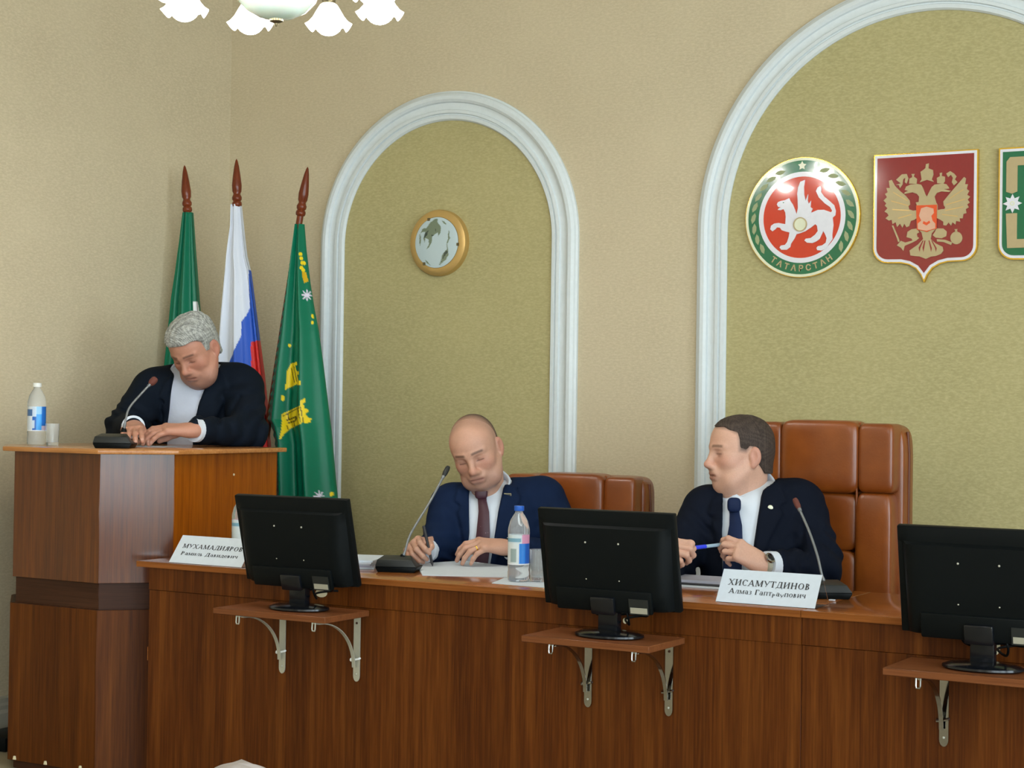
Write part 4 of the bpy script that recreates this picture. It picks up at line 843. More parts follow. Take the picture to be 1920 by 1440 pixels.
# ------------------------------------------------------------------ implicit-surface modelling for the people
def vlen(a): return np.sqrt((a*a).sum(-1))
def sd_poly(px, py, poly):
    d = np.full(px.shape, 1e9, np.float32); s = inpoly(px, py, poly); n = len(poly)
    for i in range(n):
        ax, ay = poly[i]; bx, by = poly[(i+1) % n]; ex, ey = bx-ax, by-ay
        t = np.clip(((px-ax)*ex+(py-ay)*ey)/(ex*ex+ey*ey+1e-12), 0, 1); d = np.minimum(d, (px-ax-ex*t)**2+(py-ay-ey*t)**2)
    d = np.sqrt(d); return np.where(s, -d, d)
class SDF:
    """ellipsoids and tapered capsules blended into one surface"""
    def __init__(s): s.p = []
    def ell(s, c, r, k=.02, op='+', R=None): s.p.append(('e', np.array(c, np.float32), np.array(r, np.float32), None if R is None else np.array(R, np.float32), k, op)); return s
    def cap(s, a, b, ra, rb, k=.02, op='+', n=None, sq=1.0): s.p.append(('c', np.array(a, np.float32), np.array(b, np.float32), ra, rb, k, op, None if n is None else np.array(n, np.float32)/np.linalg.norm(n), sq)); return s
    def chain(s, pts, rad, k=.02, n=None, sq=1.0):
        for i in range(len(pts)-1): s.cap(pts[i], pts[i+1], rad[i], rad[i+1], k, '+', n, sq)
        return s
    def bounds(s, pad):
        lo = np.full(3, 1e9); hi = -lo
        for q in s.p:
            if q[5 if q[0] == 'e' else 6] != '+': continue
            if q[0] == 'e': m_ = q[2].max() if q[3] is not None else q[2]; lo = np.minimum(lo, q[1]-m_); hi = np.maximum(hi, q[1]+m_)
            else:
                for e, r_ in ((q[1], q[3]), (q[2], q[4])): lo = np.minimum(lo, e-r_); hi = np.maximum(hi, e+r_)
        return lo-pad, hi+pad
    def dist(s, q, P):
        if q[0] == 'e':
            p = P-q[1]
            if q[3] is not None: p = p@q[3]
            k0 = vlen(p/q[2]); k1 = vlen(p/(q[2]*q[2])); return k0*(k0-1)/np.maximum(k1, 1e-6)
        _, a, b, ra, rb, k, op, n, sq = q; p = P-a; e = b-a; t = np.clip((p@e)/(e@e+1e-12), 0, 1)[..., None]; p = p-t*e
        if n is not None: p = p+(sq-1)*(p@n)[..., None]*n
        return vlen(p)-(ra+(rb-ra)*t[..., 0])
    def grid(s, vox, pad=.02, off=0.0, lo=None, hi=None):
        l, h = s.bounds(pad+max(off, 0)); lo = l if lo is None else np.array(lo, float); hi = h if hi is None else np.array(hi, float)
        n = np.ceil((hi-lo)/vox).astype(int)+1; ax = [(lo[i]+vox*np.arange(n[i])).astype(np.float32) for i in range(3)]
        F = np.full(n, .08, np.float32)
        for q in s.p:
            k = q[4] if q[0] == 'e' else q[5]; op = q[5] if q[0] == 'e' else q[6]
            if q[0] == 'e': m_ = q[2].max() if q[3] is not None else q[2]; a, b = q[1]-m_, q[1]+m_
            else: a = np.minimum(q[1]-q[3], q[2]-q[4]); b = np.maximum(q[1]+q[3], q[2]+q[4])
            g = k+.03+max(off, 0); i0 = np.clip(((a-g-lo)/vox).astype(int), 0, n-1); i1 = np.clip(((b+g-lo)/vox).astype(int)+2, 1, n)
            if (i1 <= i0).any(): continue
            sl = tuple(slice(i0[i], i1[i]) for i in range(3))
            P = np.stack(np.meshgrid(ax[0][sl[0]], ax[1][sl[1]], ax[2][sl[2]], indexing='ij'), -1); d = s.dist(q, P).astype(np.float32); f = F[sl]
            if op == '+': h_ = np.clip(.5+.5*(f-d)/k, 0, 1); F[sl] = f*(1-h_)+d*h_-k*h_*(1-h_)
            else: h_ = np.clip(.5-.5*(f+d)/k, 0, 1); F[sl] = f*(1-h_)-d*h_+k*h_*(1-h_)
        return F-np.float32(off), ax
    def surf_y(s, x, z, y0, y1, off=0.0):
        """first y (from the front) at which the column x, z meets the surface"""
        ys = np.linspace(y0, y1, 240); P = np.stack([np.full(240, x), ys, np.full(240, z)], -1).astype(np.float32); f = np.full(240, .08)
        for q in s.p:
            k = q[4] if q[0] == 'e' else q[5]; d = s.dist(q, P); h_ = np.clip(.5+.5*(f-d)/k, 0, 1); f = f*(1-h_)+d*h_-k*h_*(1-h_)
        i = np.argmax(f < off); return ys[i] if (f < off).any() else y1
def nets(F, ax):
    """surface nets: one vertex per crossing cell, one quad per crossing edge"""
    ins = F < 0; nx, ny, nz = F.shape; C8 = [(i, j, k) for i in (0, 1) for j in (0, 1) for k in (0, 1)]
    def sh(A, c): return A[c[0]:nx-1+c[0], c[1]:ny-1+c[1], c[2]:nz-1+c[2]]
    cnt = sum(sh(ins, c).astype(np.int8) for c in C8); act = (cnt > 0) & (cnt < 8); idx = np.argwhere(act); m_ = len(idx)
    vid = np.full(act.shape, -1, np.int64); vid[act] = np.arange(m_); acc = np.zeros((m_, 3)); n = np.zeros(m_)
    val = {c: sh(F, c)[act] for c in C8}
    for c in C8:
        for a in range(3):
            if c[a] == 1: continue
            d = list(c); d[a] = 1; d = tuple(d); f0, f1 = val[c], val[d]; x = (f0 < 0) != (f1 < 0); t = f0[x]/(f0[x]-f1[x]); p = np.tile(np.array(c, float), (t.size, 1)); p[:, a] = t
            acc[x] += p; n[x] += 1
    P = idx+acc/n[:, None]; V = np.stack([ax[i][0]+P[:, i]*(ax[i][1]-ax[i][0]) for i in range(3)], 1); Q = []
    for a in range(3):
        b, c = [(1, 2), (2, 0), (0, 1)][a]; s0 = [slice(None)]*3; s1 = [slice(None)]*3; s0[a] = slice(0, -1); s1[a] = slice(1, None)
        A, B = ins[tuple(s0)], ins[tuple(s1)]; e = np.argwhere(A != B); e = e[(e[:, b] > 0) & (e[:, c] > 0) & (e[:, b] < F.shape[b]-1) & (e[:, c] < F.shape[c]-1)]
        def at(db, dc): g = e.copy(); g[:, b] += db; g[:, c] += dc; return vid[g[:, 0], g[:, 1], g[:, 2]]
        q = np.stack([at(-1, -1), at(0, -1), at(0, 0), at(-1, 0)], 1); fl = ~A[e[:, 0], e[:, 1], e[:, 2]]; q[fl] = q[fl][:, ::-1]; Q.append(q[(q >= 0).all(1)])
    return V, np.concatenate(Q)
def qmesh(name, V, Q, cols=None):
    me = bpy.data.meshes.new(name); me.vertices.add(len(V)); me.vertices.foreach_set('co', np.asarray(V, np.float32).ravel())
    me.loops.add(4*len(Q)); me.loops.foreach_set('vertex_index', np.asarray(Q, np.int32).ravel()); me.polygons.add(len(Q))
    me.polygons.foreach_set('loop_start', np.arange(0, 4*len(Q), 4, dtype=np.int32))
    try: me.polygons.foreach_set('loop_total', np.full(len(Q), 4, np.int32))
    except Exception: pass
    me.update(calc_edges=True); me.validate(); me.polygons.foreach_set('use_smooth', [True]*len(me.polygons))
    if cols is not None: setcol(me, cols)
    return me
def join(parts):
    V = []; Q = []; C = []; n = 0
    for v, q, c in parts: V.append(v); Q.append(q+n); C.append(c); n += len(v)
    return np.concatenate(V), np.concatenate(Q), np.concatenate(C)
def relax(V, Q, it=1, lam=.5):
    for _ in range(it):
        acc = np.zeros_like(V); n = np.zeros(len(V))
        for i in range(4):
            for j in (1, 3): np.add.at(acc, Q[:, i], V[Q[:, (i+j) % 4]]); np.add.at(n, Q[:, i], 1)
        V = V+lam*(acc/np.maximum(n, 1)[:, None]-V)
    return V
def rotm(yaw, pitch, roll):
    """columns: lateral, forward, up of a head that faces the hall; yaw>0 turns to image-left, pitch>0 looks down, roll>0 leans the crown to image-left"""
    cy, sy = math.cos(yaw), math.sin(yaw); cp, sp_ = math.cos(pitch), math.sin(pitch); cr, sr = math.cos(roll), math.sin(roll)
    B = np.array([[1, 0, 0], [0, -1, 0], [0, 0, 1.0]])                  # columns lateral(+x), forward(-y), up
    Rr = np.array([[cr, 0, -sr], [0, 1, 0], [sr, 0, cr]]); Rp = np.array([[1, 0, 0], [0, cp, -sp_], [0, sp_, cp]]).T
    Rp = np.array([[1, 0, 0], [0, cp, -sp_], [0, sp_, cp]])
    # forward (0,-1,0) must go down for pitch>0
    f = Rp@np.array([0, -1.0, 0]);
    if f[2] > 0: Rp = Rp.T
    Ry = np.array([[cy, -sy, 0], [sy, cy, 0], [0, 0, 1.0]]); f = Ry@np.array([0, -1.0, 0])
    if f[0]*sy > 0: Ry = Ry.T
    return Ry@Rr@Rp@B
def head(H, R, neck, par, vox=.0027):
    """head mesh in the camera-turned frame; neck = (throat point, nape radius) in that frame"""
    H = np.array(H); g = par.get
    s = SDF(); jw = g('jaw', 1.0); fat = g('fat', 0.0)
    s.ell((0, -.014, .036), (.0765, .098, .084), .02); s.ell((0, .030, .040), (.066, .062, .066), .03); s.ell((0, .030, -.018), (.064, .062, .070), .03)
    s.ell((0, .026, -.064), (.054*jw+fat, .060, .044), .03); s.ell((0, .070, -.094), (.024*jw, .020, .018), .025); s.cap((-.036*jw, .045, -.088), (.036*jw, .045, -.088), .018+fat, .018+fat, .03)
    for x in (-1, 1):
        s.ell((x*.042, .056, -.022), (.022, .022, .020), .025); s.cap((x*.012, .0895, .024), (x*.046, .070, .026), .0095, .0085, .012)
        s.cap((x*.050*jw, .0, -.045), (x*.040*jw, .05, -.085), .018, .016, .03)
        s.ell((x*.032, .099, .003), (.018, .0195, .0125), .010, '-'); s.cap((x*.0175, .1035, -.034), (x*.033, .092, -.060), .0038, .0032, .007, '-')
        s.ell((x*.0315, .0705, .002), (.0155, .0155, .0135), .004)
        s.cap((x*.017, .0835, .0085), (x*.046, .0745, .0075), .004, .0035, .006)                # upper lid
        s.cap((x*.020, .082, -.0075), (x*.044, .074, -.006), .0035, .003, .006)                 # lower lid
        s.ell((x*.0125, .0985, -.037), (.0085, .0105, .0078), .008)                              # nostril wing
        Re = np.array([[math.cos(.35*x), -math.sin(.35*x), 0], [math.sin(.35*x), math.cos(.35*x), 0], [0, 0, 1]])
        s.ell((x*.0805, -.016, -.006), (.0085, .0185, .030), .006, '+', Re); s.ell((x*.0765, -.010, -.034), (.008, .010, .011), .008)
        s.ell((x*.0885, -.009, -.004), (.0065, .0095, .0165), .005, '-', Re)
        if g('bags'): s.cap((x*.018, .086, -.040), (x*.036, .074, -.062), .006, .006, .010)
    s.cap((0, .088, .020), (0, .1075, -.026), .0085, .0115, .012); s.ell((0, .1115, -.031), (.0115, .0115, .0105), .010)
    s.ell((0, .088, -.060), (.027, .014, .016), .02)
    s.cap((-.019, .0905, -.0605), (.019, .0905, -.0605), .0055, .0055, .007); s.cap((-.016, .0905, -.0725), (.016, .0905, -.0725), .0066, .0066, .007); s.ell((0, .0965, -.0605), (.008, .004, .0045), .006)
    s.cap((-.024, .099, -.0662), (.024, .099, -.0662), .0030, .0030, .004, '-')
    nb = (np.array(neck[0])-H)@R; na = (np.array(neck[2])-H)@R if len(neck) > 2 else np.array([0, -.035, -.035])
    s.cap(na, nb, neck[1], neck[1]*1.06, .03)
    s.cap((0, .018, -.088), nb+np.array([0, .012, 0]), .038+fat, neck[1]*.9, .035)
    if g('chin2'): s.ell((0, .040, -.112), (.044, .036, .026), .03)
    F, ax = s.grid(vox, .012); V, Q = nets(F, ax); x, y, z = V[:, 0], V[:, 1], V[:, 2]; axx = np.abs(x)
    sk = np.array(lin(*g('skin', (188, 142, 120)))); c = np.tile(sk, (len(V), 1))
    def mix(mask, col, a): c[:] = c*(1-(mask*a)[:, None])+np.array(col)*(mask*a)[:, None]
    def sm(d, w): return np.clip(.5-d/w, 0, 1)
    red = np.array(lin(176, 104, 86))
    mix(sm(np.hypot((axx-.045)/1.3, (z+.02))-.02, .02)*(y > .02), red, .32); mix(sm(np.hypot(x, (z+.03))-.014, .012)*(y > .085), red, .35); mix((axx > .079)*1.0, red, .40)
    mix(sm(np.sqrt((x/.026)**2+((z+.0665)/.0125)**2)-1, .5)*(y > .082), lin(156, 92, 82), .5)
    st = np.array(lin(150, 116, 104)); mix(sm(z+.05+axx*.25, .03)*(y > .0)*(z > -.125), st, g('stubble', .3))
    mix(sm(np.abs(z+.0662)-.0016, .003)*(axx < .026)*(y > .078), lin(104, 60, 52), .5)
    bz = .0285-.10*(axx-.03)**2/.03+g('browz', 0.0); bw = sm(np.abs(z-bz)-.0042, .004)*sm(np.abs(axx-.031)-.019, .006)*(y > .045); mix(bw, lin(*g('brow', (70, 48, 38))), g('browa', .75))
    le = sm(np.abs(z-(g('lash', -.0005)))-.0016, .0025)*sm(np.abs(axx-.031)-.013, .004)*(y > .06); mix(le, lin(48, 30, 26), .85)
    mix(sm(np.hypot((axx-.03)/1.5, z)-.010, .012)*(y > .05), lin(140, 92, 80), .35)
    if g('eyes'):
        e = np.hypot((axx-.0315), (z-.0015)*1.9); mix(sm(e-.0105, .003)*(y > .066), lin(206, 196, 190), .9); mix(sm(np.hypot(axx-.033, z-.002)-.0048, .002)*(y > .066), lin(58, 52, 48), .95)
    sc = g('scalp')
    if sc:
        d = sd_poly(y.astype(np.float32), z.astype(np.float32), sc[0]); mix(np.clip(.5-d/g('scw', .014), 0, 1)*(axx < .0795), lin(*sc[1]), sc[2])
    return (V@R.T+H, Q, c)
def hair(H, R, poly, th, par, vox=.0030, wave=0.0, xcut=None, seed=1, fade=None):
    s = SDF(); s.ell((0, -.014, .036), (.0765, .098, .084), .02); s.ell((0, .030, .040), (.066, .062, .066), .03)
    s.cap((0, -.045, -.01), (0, -.05, -.07), .062, .054, .03)
    F, ax = s.grid(vox, .03); X, Y_, Z_ = np.meshgrid(*ax, indexing='ij')
    topf = np.clip((Z_-.02)/.09, 0, 1); F = F-(th[0]+(th[1]-th[0])*topf)
    if wave: F = F-wave*(.7*np.sin(150*X+60*np.sin(26*Y_+seed)+20*Y_)+.6*np.sin(120*Y_+75*X*np.sin(seed+9*Y_)+55*Z_)+.5*np.sin(260*X+90*Y_+40*Z_))*(.25+topf)
    px, py = np.meshgrid(ax[1], ax[2], indexing='ij'); d = sd_poly(px, py, poly)[None]
    if xcut is not None: d = d-xcut(X, Y_, Z_)
    k = .006; a = F; h_ = np.clip(.5-.5*(a-d)/k, 0, 1); F = a*(1-h_)+d*h_+k*h_*(1-h_)
    # keep the ears free
    for x in (-1, 1):
        e = np.sqrt(((X-x*.085)/.02)**2+((Y_+.012)/.021)**2+((Z_+.010)/.032)**2)-1; F = np.maximum(F, -e*.02)
    V, Q = nets(F.astype(np.float32), ax); rg = np.random.RandomState(seed)
    c0, c1 = np.array(lin(*par[0])), np.array(lin(*par[1])); f = .5+.28*np.sin(V[:, 0]*310+30*np.sin(V[:, 1]*38))+.22*np.sin(V[:, 0]*170+V[:, 1]*120+9*np.sin(V[:, 2]*60)); f = np.clip(f+rg.uniform(-.4, .4, len(V)), 0, 1)
    c = c0[None]*(1-f[:, None])+c1[None]*f[:, None]
    if fade: w_ = np.clip((V[:, 1]-fade[0])/(fade[1]-fade[0]), 0, 1)[:, None]; c = c*(1-w_)+np.array(lin(*fade[2]))*w_
    return V@R.T+np.array(H), Q, c
def unit(v): v = np.array(v, float); return v/np.linalg.norm(v)
def hand(Wp, dirn, normal, thumb, curls, skin, vox=.0021, size=1.0, spread=.10, thumb_pose=(.5, .5, .3), fore=None, tcurl=(.2, .3), floor=0.0):
    """Wp wrist; dirn wrist->knuckles; normal = back of the hand; thumb = +1/-1 side; curls = 4 x 3 joint bends"""
    fx = unit(dirn); nz = np.array(normal, float); nz = unit(nz-fx*(nz@fx)); ty = np.cross(nz, fx)*thumb     # ty = towards the thumb
    R = np.stack([fx, ty, nz], 1); s = SDF(); S = size
    s.cap((.0, 0, 0), (.028, 0, 0), .027*S, .030*S, .02, '+', (0, 0, 1), 1.35)
    for yb in (.026, .009, -.009, -.026): s.cap((.02*S, yb*.75*S, 0), (.086*S, yb*S, .002), .0165*S, .0125*S, .012)
    s.ell((.035*S, .024*S, -.010*S), (.030*S, .016*S, .014*S), .015); tips = []
    base = [(.088, .028), (.092, .0095), (.088, -.0095), (.080, -.0275)]; lens = [(.043, .026, .021), (.047, .030, .022), (.043, .028, .021), (.033, .021, .019)]; rad = [.0098, .0100, .0095, .0085]
    for i in range(4):
        p = np.array([base[i][0], base[i][1], 0])*S; a = 0.0; sp_ = (1.5-i)*spread; pts = [p]; rr = [rad[i]*1.08*S]
        for j in range(3):
            a += curls[i][j]; d = np.array([math.cos(a)*math.cos(sp_), math.cos(a)*math.sin(sp_), -math.sin(a)]); p = p+d*lens[i][j]*S; pts.append(p); rr.append(rad[i]*(.96, .88, .72)[j]*S)
        s.chain(pts, rr, .004); s.ell(pts[0]+np.array([0, 0, .003]), (.0105*S, .0098*S, .0095*S), .008); tips.append(pts)
    t0 = np.array([.020, .022, -.006])*S; d = unit(thumb_pose); p1 = t0+d*.044*S; d2 = unit(d+np.array([.9, -.55, -.5])*tcurl[0]); p2 = p1+d2*.033*S; d3 = unit(d2+np.array([.9, -.75, -.4])*tcurl[1]); p3 = p2+d3*.026*S
    s.chain([t0, p1, p2, p3], [.0165*S, .0128*S, .0115*S, .0085*S], .008); tips.append([t0, p1, p2, p3])
    if fore is not None: q = (np.array(fore)-np.array(Wp))@R; q = q/np.linalg.norm(q)*.085; s.cap((0, 0, 0), q, .027*S, .031*S, .02, '+', (0, 0, 1), 1.2)
    F, ax = s.grid(vox, .008); V, Q = nets(F, ax); c = np.tile(np.array(lin(*skin)), (len(V), 1)); red = np.array(lin(skin[0]-14, skin[1]-34, skin[2]-34))
    for pts in tips:
        for w_, p in zip((.011, .009, .010), (pts[0], pts[2], pts[3])):
            m_ = np.clip(1-vlen(V-p)/w_, 0, 1)*.45; c = c*(1-m_[:, None])+red*m_[:, None]
        nl = pts[3]+np.array([-.002, 0, .006]); m_ = np.clip(1.6-vlen(V-nl)/.0055, 0, 1)*.5; c = c*(1-m_[:, None])+np.array(lin(226, 190, 176))*m_[:, None]
    T = lambda p: np.array(p)@R.T+np.array(Wp)
    V = V@R.T+np.array(Wp); up_ = np.array([0, 0, max(0.0, floor-V[:, 2].min())])       # rest on the table, never in it

    return (V+up_, Q, c), [[T(p)+up_ for p in pts] for pts in tips], R
def coat(sd, vox, cutpoly=None, ysplit=0.0, lapels=(), folds=(), off=0.0, collar_cut=None, crease=(), zmin=None):
    F, ax = sd.grid(vox, .03, off); X, Y_, Z_ = np.meshgrid(*ax, indexing='ij')
    for (c, r_, amp, fr, dr) in folds:
        c = np.array(c); d = np.sqrt((X-c[0])**2+(Y_-c[1])**2+(Z_-c[2])**2); u = (X*dr[0]+Y_*dr[1]+Z_*dr[2]); F = F-(1.7*amp*np.exp(-(d/r_)**2)*np.sin(fr*u+2.0*np.sin(30*Z_+17*X))).astype(np.float32)
    px, pz = np.meshgrid(ax[0], ax[2], indexing='ij')
    for P in lapels: m_ = np.clip(.5-sd_poly(px, pz, P)/.004, 0, 1)[:, None, :]*(Y_ < ysplit); F = F-(.0085*m_).astype(np.float32)
    for (P0, P1, dep, w_) in crease:
        e = np.array(P1)-np.array(P0); t = np.clip(((px-P0[0])*e[0]+(pz-P0[1])*e[1])/(e@e), 0, 1); d = np.hypot(px-P0[0]-t*e[0], pz-P0[1]-t*e[1]); F = F+(dep*np.exp(-(d/w_)**2)[:, None, :]*(Y_ < ysplit)).astype(np.float32)
    if cutpoly is not None:
        d = np.maximum(sd_poly(px, pz, cutpoly)[:, None, :], Y_-ysplit).astype(np.float32); F = np.maximum(F, -d)
    for q in (collar_cut or ()): F = np.maximum(F, -sd.dist(q, np.stack([X, Y_, Z_], -1).astype(np.float32)))
    if zmin is not None: F = np.maximum(F, (zmin-Z_).astype(np.float32))
    return nets(F.astype(np.float32), ax)
def tube_q(pts, rad, seg=20, flat=1.0):
    mb = MB().tube(pts, rad, seg, flat); return mb
class Person:
    def __init__(s, label, o, cat='person'):
        s.o = np.array(o, float); s.label = label; s.root = None
    def body(s, parts):
        V, Q, C = join(parts); me = qmesh('person', V-s.o, Q, C); w_ = k2w(s.o); s.root = ob('person', me, 'skin', None, tuple(w_), (0, 0, TH)); tag(s.root, s.label, 'person'); return s.root
    def q(s, name, V, Q, mat, cols=None, lab=None):
        o = ob(name, qmesh(name, V-s.o, Q, cols), mat, s.root)
        if lab: o['label'] = lab
        return o
    def mb(s, name, mb, mat, smooth=True, lab=None, ang=60, par=None):
        mb.v = [tuple(np.array(v)-s.o) for v in mb.v]; o = ob(name, mb.mesh(name, smooth=smooth, angle=ang), mat, s.root if par is None else par)
        if lab: o['label'] = lab
        return o
def collar_mb(c, up, fwd, rx, ry, stand, drop, point, gap=.10, flare=.012, n=48):
    """turned-down shirt collar around the neck: up = neck axis, fwd = towards the throat"""
    up = unit(up); fwd = unit(np.array(fwd)-up*(np.array(fwd)@up)); sd_ = np.cross(fwd, up); vs = []; fs = []; c = np.array(c)
    for i in range(n+1):
        a = gap+(2*math.pi-2*gap)*i/n; d = math.cos(a)*fwd*ry+math.sin(a)*sd_*rx; dn = unit(d); fr = max(0, math.cos(a))**2.5
        h = stand*(1-.45*fr); dr = drop+point*fr
        vs += [c+d, c+d+up*h, c+d*1.02+up*(h+.004)+dn*.004, c+d+dn*(.008+flare*.4)+up*(h-.004), c+d+dn*(.010+flare+flare*1.2*fr)+up*(h-dr)]
    m_ = 5
    for i in range(n):
        for j in range(m_-1): k = i*m_+j; fs.append((k, k+1, k+m_+1, k+m_))
    return MB().add(vs, fs)
def blade(sd, pts, widths, th=.005, y0=5.0, y1=7.0, lift=.003):
    """tie blade lying on the shirt front"""
    vs = []; fs = []; n = len(pts)
    for (x, z), w_ in zip(pts, widths):
        for k in range(5):
            s_ = k/4*2-1; xx = x+s_*w_/2; yy = sd.surf_y(x+s_*w_*.5, z, y0, y1)-lift-th*(1-s_*s_); vs.append((xx, yy, z))
    for i in range(n-1):
        for k in range(4): a = i*5+k; fs.append((a, a+1, a+6, a+5))
    return MB().add(vs, fs)
def legs(P, o, seated, yaw_dir, mat, shoe=True):
    s = SDF(); hip = o; 
    for x in (-1, 1):
        h = hip+np.array([x*.09, 0, 0])
        if seated: kn = h+np.array([x*.05, -.40, .05]); an = kn+np.array([0, .03, -.43])
        else: kn = h+np.array([x*.03, -.02, -.42]); an = kn+np.array([x*.01, .03, -.42])
        an[2] = .08; s.cap(h, kn, .085, .062, .05); s.cap(kn, an, .060, .045, .04)
        if shoe:
            mb = MB().tube([an+np.array([0, .05, -.035]), an+np.array([0, 0, -.04]), an+np.array([0, -.10, -.048]), an+np.array([0, -.17, -.055])], [.035, .043, .04, .02], 12); mb.v = [(v[0], v[1], max(.002, v[2])) for v in mb.v]; P.mb('shoe', mb, 'black_plastic')
    s.ell(hip+np.array([0, .01, .02]), (.17, .13, .12), .05); F, ax = s.grid(.016, .03); V, Q = nets(F, ax); P.q('trousers', V, Q, mat)
# ------------------------------------------------------------------ the three men
cloth('suit_navy', lin(14, 29, 56), .8); cloth('suit_dark', lin(13, 21, 32), .82); cloth('suit_black', lin(11, 17, 30), .8)
cloth('shirt_white', lin(206, 214, 224), .8, 700, .12, .03); cloth('shirt_stripe', lin(190, 196, 210), .8, 700, .15, .04)
cloth('tie_navy', lin(24, 36, 66), .55); 
m, t, b = nt('tie_burgundy'); v = coords(t, (1, 1, 1)); vo = N(t, 'ShaderNodeTexVoronoi'); vo.inputs['Scale'].default_value = 62; t.links.new(v, vo.inputs['Vector'])
t.links.new(mixc(t, ramp(t, vo.outputs['Distance'], [(0.0, (1, 1, 1)), (0.16, (0, 0, 0))]), lin(62, 26, 40), lin(150, 120, 136)), b.inputs['Base Color']); sp(b, Roughness=.5)
def xz(P, dep): return [(kpt(u, v, dep)[0], kpt(u, v, dep)[2]) for u, v in P]
def cuff(P, wpt, efrom, r, L=.03, mat='shirt_white', out=.012):
    e = unit(np.array(wpt)-np.array(efrom)); w_ = np.array(wpt); mb = MB().tube([w_-e*L, w_-e*.004+e*out*.2, w_+e*out, w_+e*out*1.05], [r, r*1.01, r, r*.86], 24); P.mb('shirt_cuff', mb, mat)
def sleeve(s, S, E, Wr, r=(.072, .060, .054, .045), k=.03): s.cap(S, E, r[0], r[1], k); s.cap(E, Wr, r[2], r[3], .035); return s
def watch(P, wpt, efrom, nrm, r, lab, face=True):
    e = unit(np.array(wpt)-np.array(efrom)); w_ = np.array(wpt); nrm = np.array(nrm, float); nrm = unit(nrm-e*(nrm@e))
    o = P.mb('wristwatch', MB().tube([w_-e*.009, w_-e*.008, w_+e*.008, w_+e*.009], [r*.9, r, r, r*.9], 28), 'steel_galv' if face else 'black_plastic', lab=lab)
    c = w_+nrm*(r*.94); sd_ = np.cross(e, nrm); vs = []; fs = []
    mb = MB().tube([c, c+nrm*.006, c+nrm*.0075], [.017, .017, .014], 24); P.mb('watch_case', mb, 'chrome' if face else 'black_gloss', par=o)
    mb = MB().tube([c+nrm*.0074, c+nrm*.0082], [.0125, .012], 24); P.mb('watch_dial', mb, 'black_gloss', par=o)

def neckhole(a, b, r): return ('c', np.array(a, np.float32), np.array(b, np.float32), r, r*1.1, .01, '+', None, 1.0)
# ---- man in the blue suit, writing, seated in the middle
D = 6.02
P2 = Person('person in a blue suit and burgundy tie, head bowed, writing at the table', kpt(930, 1000, 6.12)*np.array([1, 1, 0]))
skin2 = (190, 146, 124)
SL, SR = kpt(842, 946, 6.06), kpt(1022, 935, 6.10); EL, ER = kpt(822, 1040, 5.98), kpt(1072, 1045, 5.98); WL, WR = kpt(792, 1042, 5.86), kpt(948, 1040, 5.80); EL[2] = max(EL[2], .80); 
WL[2] += .012; WR[2] += .024; nb = kpt(915, 925, 6.08); ch_ = kpt(930, 1000, 6.05); be = kpt(925, 1075, 6.08)
T2 = SDF(); T2.ell(ch_, (.172, .118, .17), .05); T2.ell(be, (.165, .135, .17), .06); T2.ell(be+np.array([0, .03, -.15]), (.17, .13, .12), .06)
T2.cap(SL+np.array([.035, 0, -.012]), SR+np.array([-.035, 0, -.012]), .070, .072, .04); T2.cap(nb+np.array([-.035, .03, -.01]), SL+np.array([.02, 0, .018]), .05, .05, .04); T2.cap(nb+np.array([.035, .03, 0]), SR+np.array([-.02, 0, .018]), .052, .052, .04)
J2 = SDF(); J2.p = list(T2.p); sleeve(J2, SL, EL, WL+unit(EL-WL)*.066, (.068, .058, .054, .046)); sleeve(J2, SR, ER, WR+unit(ER-WR)*.072, (.072, .060, .055, .045))
H2 = kpt(893, 845, 5.98); R_2 = rotm(math.radians(17), math.radians(24), math.radians(15))
par2 = dict(skin=skin2, jaw=1.10, fat=.005, stubble=.45, brow=(70, 48, 38), browa=.75, lash=-.003, scalp=([(.085, .088), (.058, .112), (.03, .085), (.015, .05), (.012, .005), (-.012, .03), (-.03, -.02), (-.06, -.07), (-.14, -.08), (-.14, .2), (.06, .2)], (96, 76, 62), .32), scw=.035)
hd = head(H2, R_2, (nb+np.array([0, .005, -.04]), .058, nb+np.array([-.008, .01, .085])), par2)
cr = lambda a, b, c: [(a, b, c)]*4
hL, tL, _ = hand(WL, (-.30, -.88, .12), (-.70, -.12, .66), +1, [(.55, 1.0, .6), (.70, 1.15, .7), (.80, 1.2, .7), (.85, 1.2, .7)], skin2, fore=EL, thumb_pose=(.75, .35, -.45), tcurl=(.35, .5), floor=.7535)
hR, tR, R_h2 = hand(WR, (-.86, -.36, .10), (.05, -.38, .92), -1, [(.42, .60, .30), (.48, .62, .30), (.52, .60, .30), (.55, .55, .30)], skin2, fore=ER, spread=.12, thumb_pose=(.6, .55, -.5), floor=.7535)
F, ax = J2.grid(.02, .03, -.02); V, Q = nets(F, ax); tr = (V, Q, np.tile(np.array(lin(*skin2)), (len(V), 1)))
P2.body([hd, hL, hR, tr])
V, Q, C = hair(H2, R_2, [(.016, .124), (.006, .108), (-.004, .092), (-.012, .078), (-.018, .055), (-.024, .03), (-.03, -.02), (-.055, -.07), (-.14, -.08), (-.14, .2), (.03, .2)], (.0006, .0018), ((62, 48, 38), (86, 68, 55)), wave=.0002, seed=3, fade=(-.045, .010, (176, 138, 116))); P2.q('hair', V, Q, 'hair', C)
V, Q = coat(T2, .009, off=-.009); P2.q('shirt', V, Q, 'shirt_white')
cut2 = xz([(878, 905), (880, 1000), (874, 1050), (872, 1100), (914, 1100), (918, 1065), (925, 1020), (934, 960), (946, 905), (957, 866), (880, 862)], 5.95)
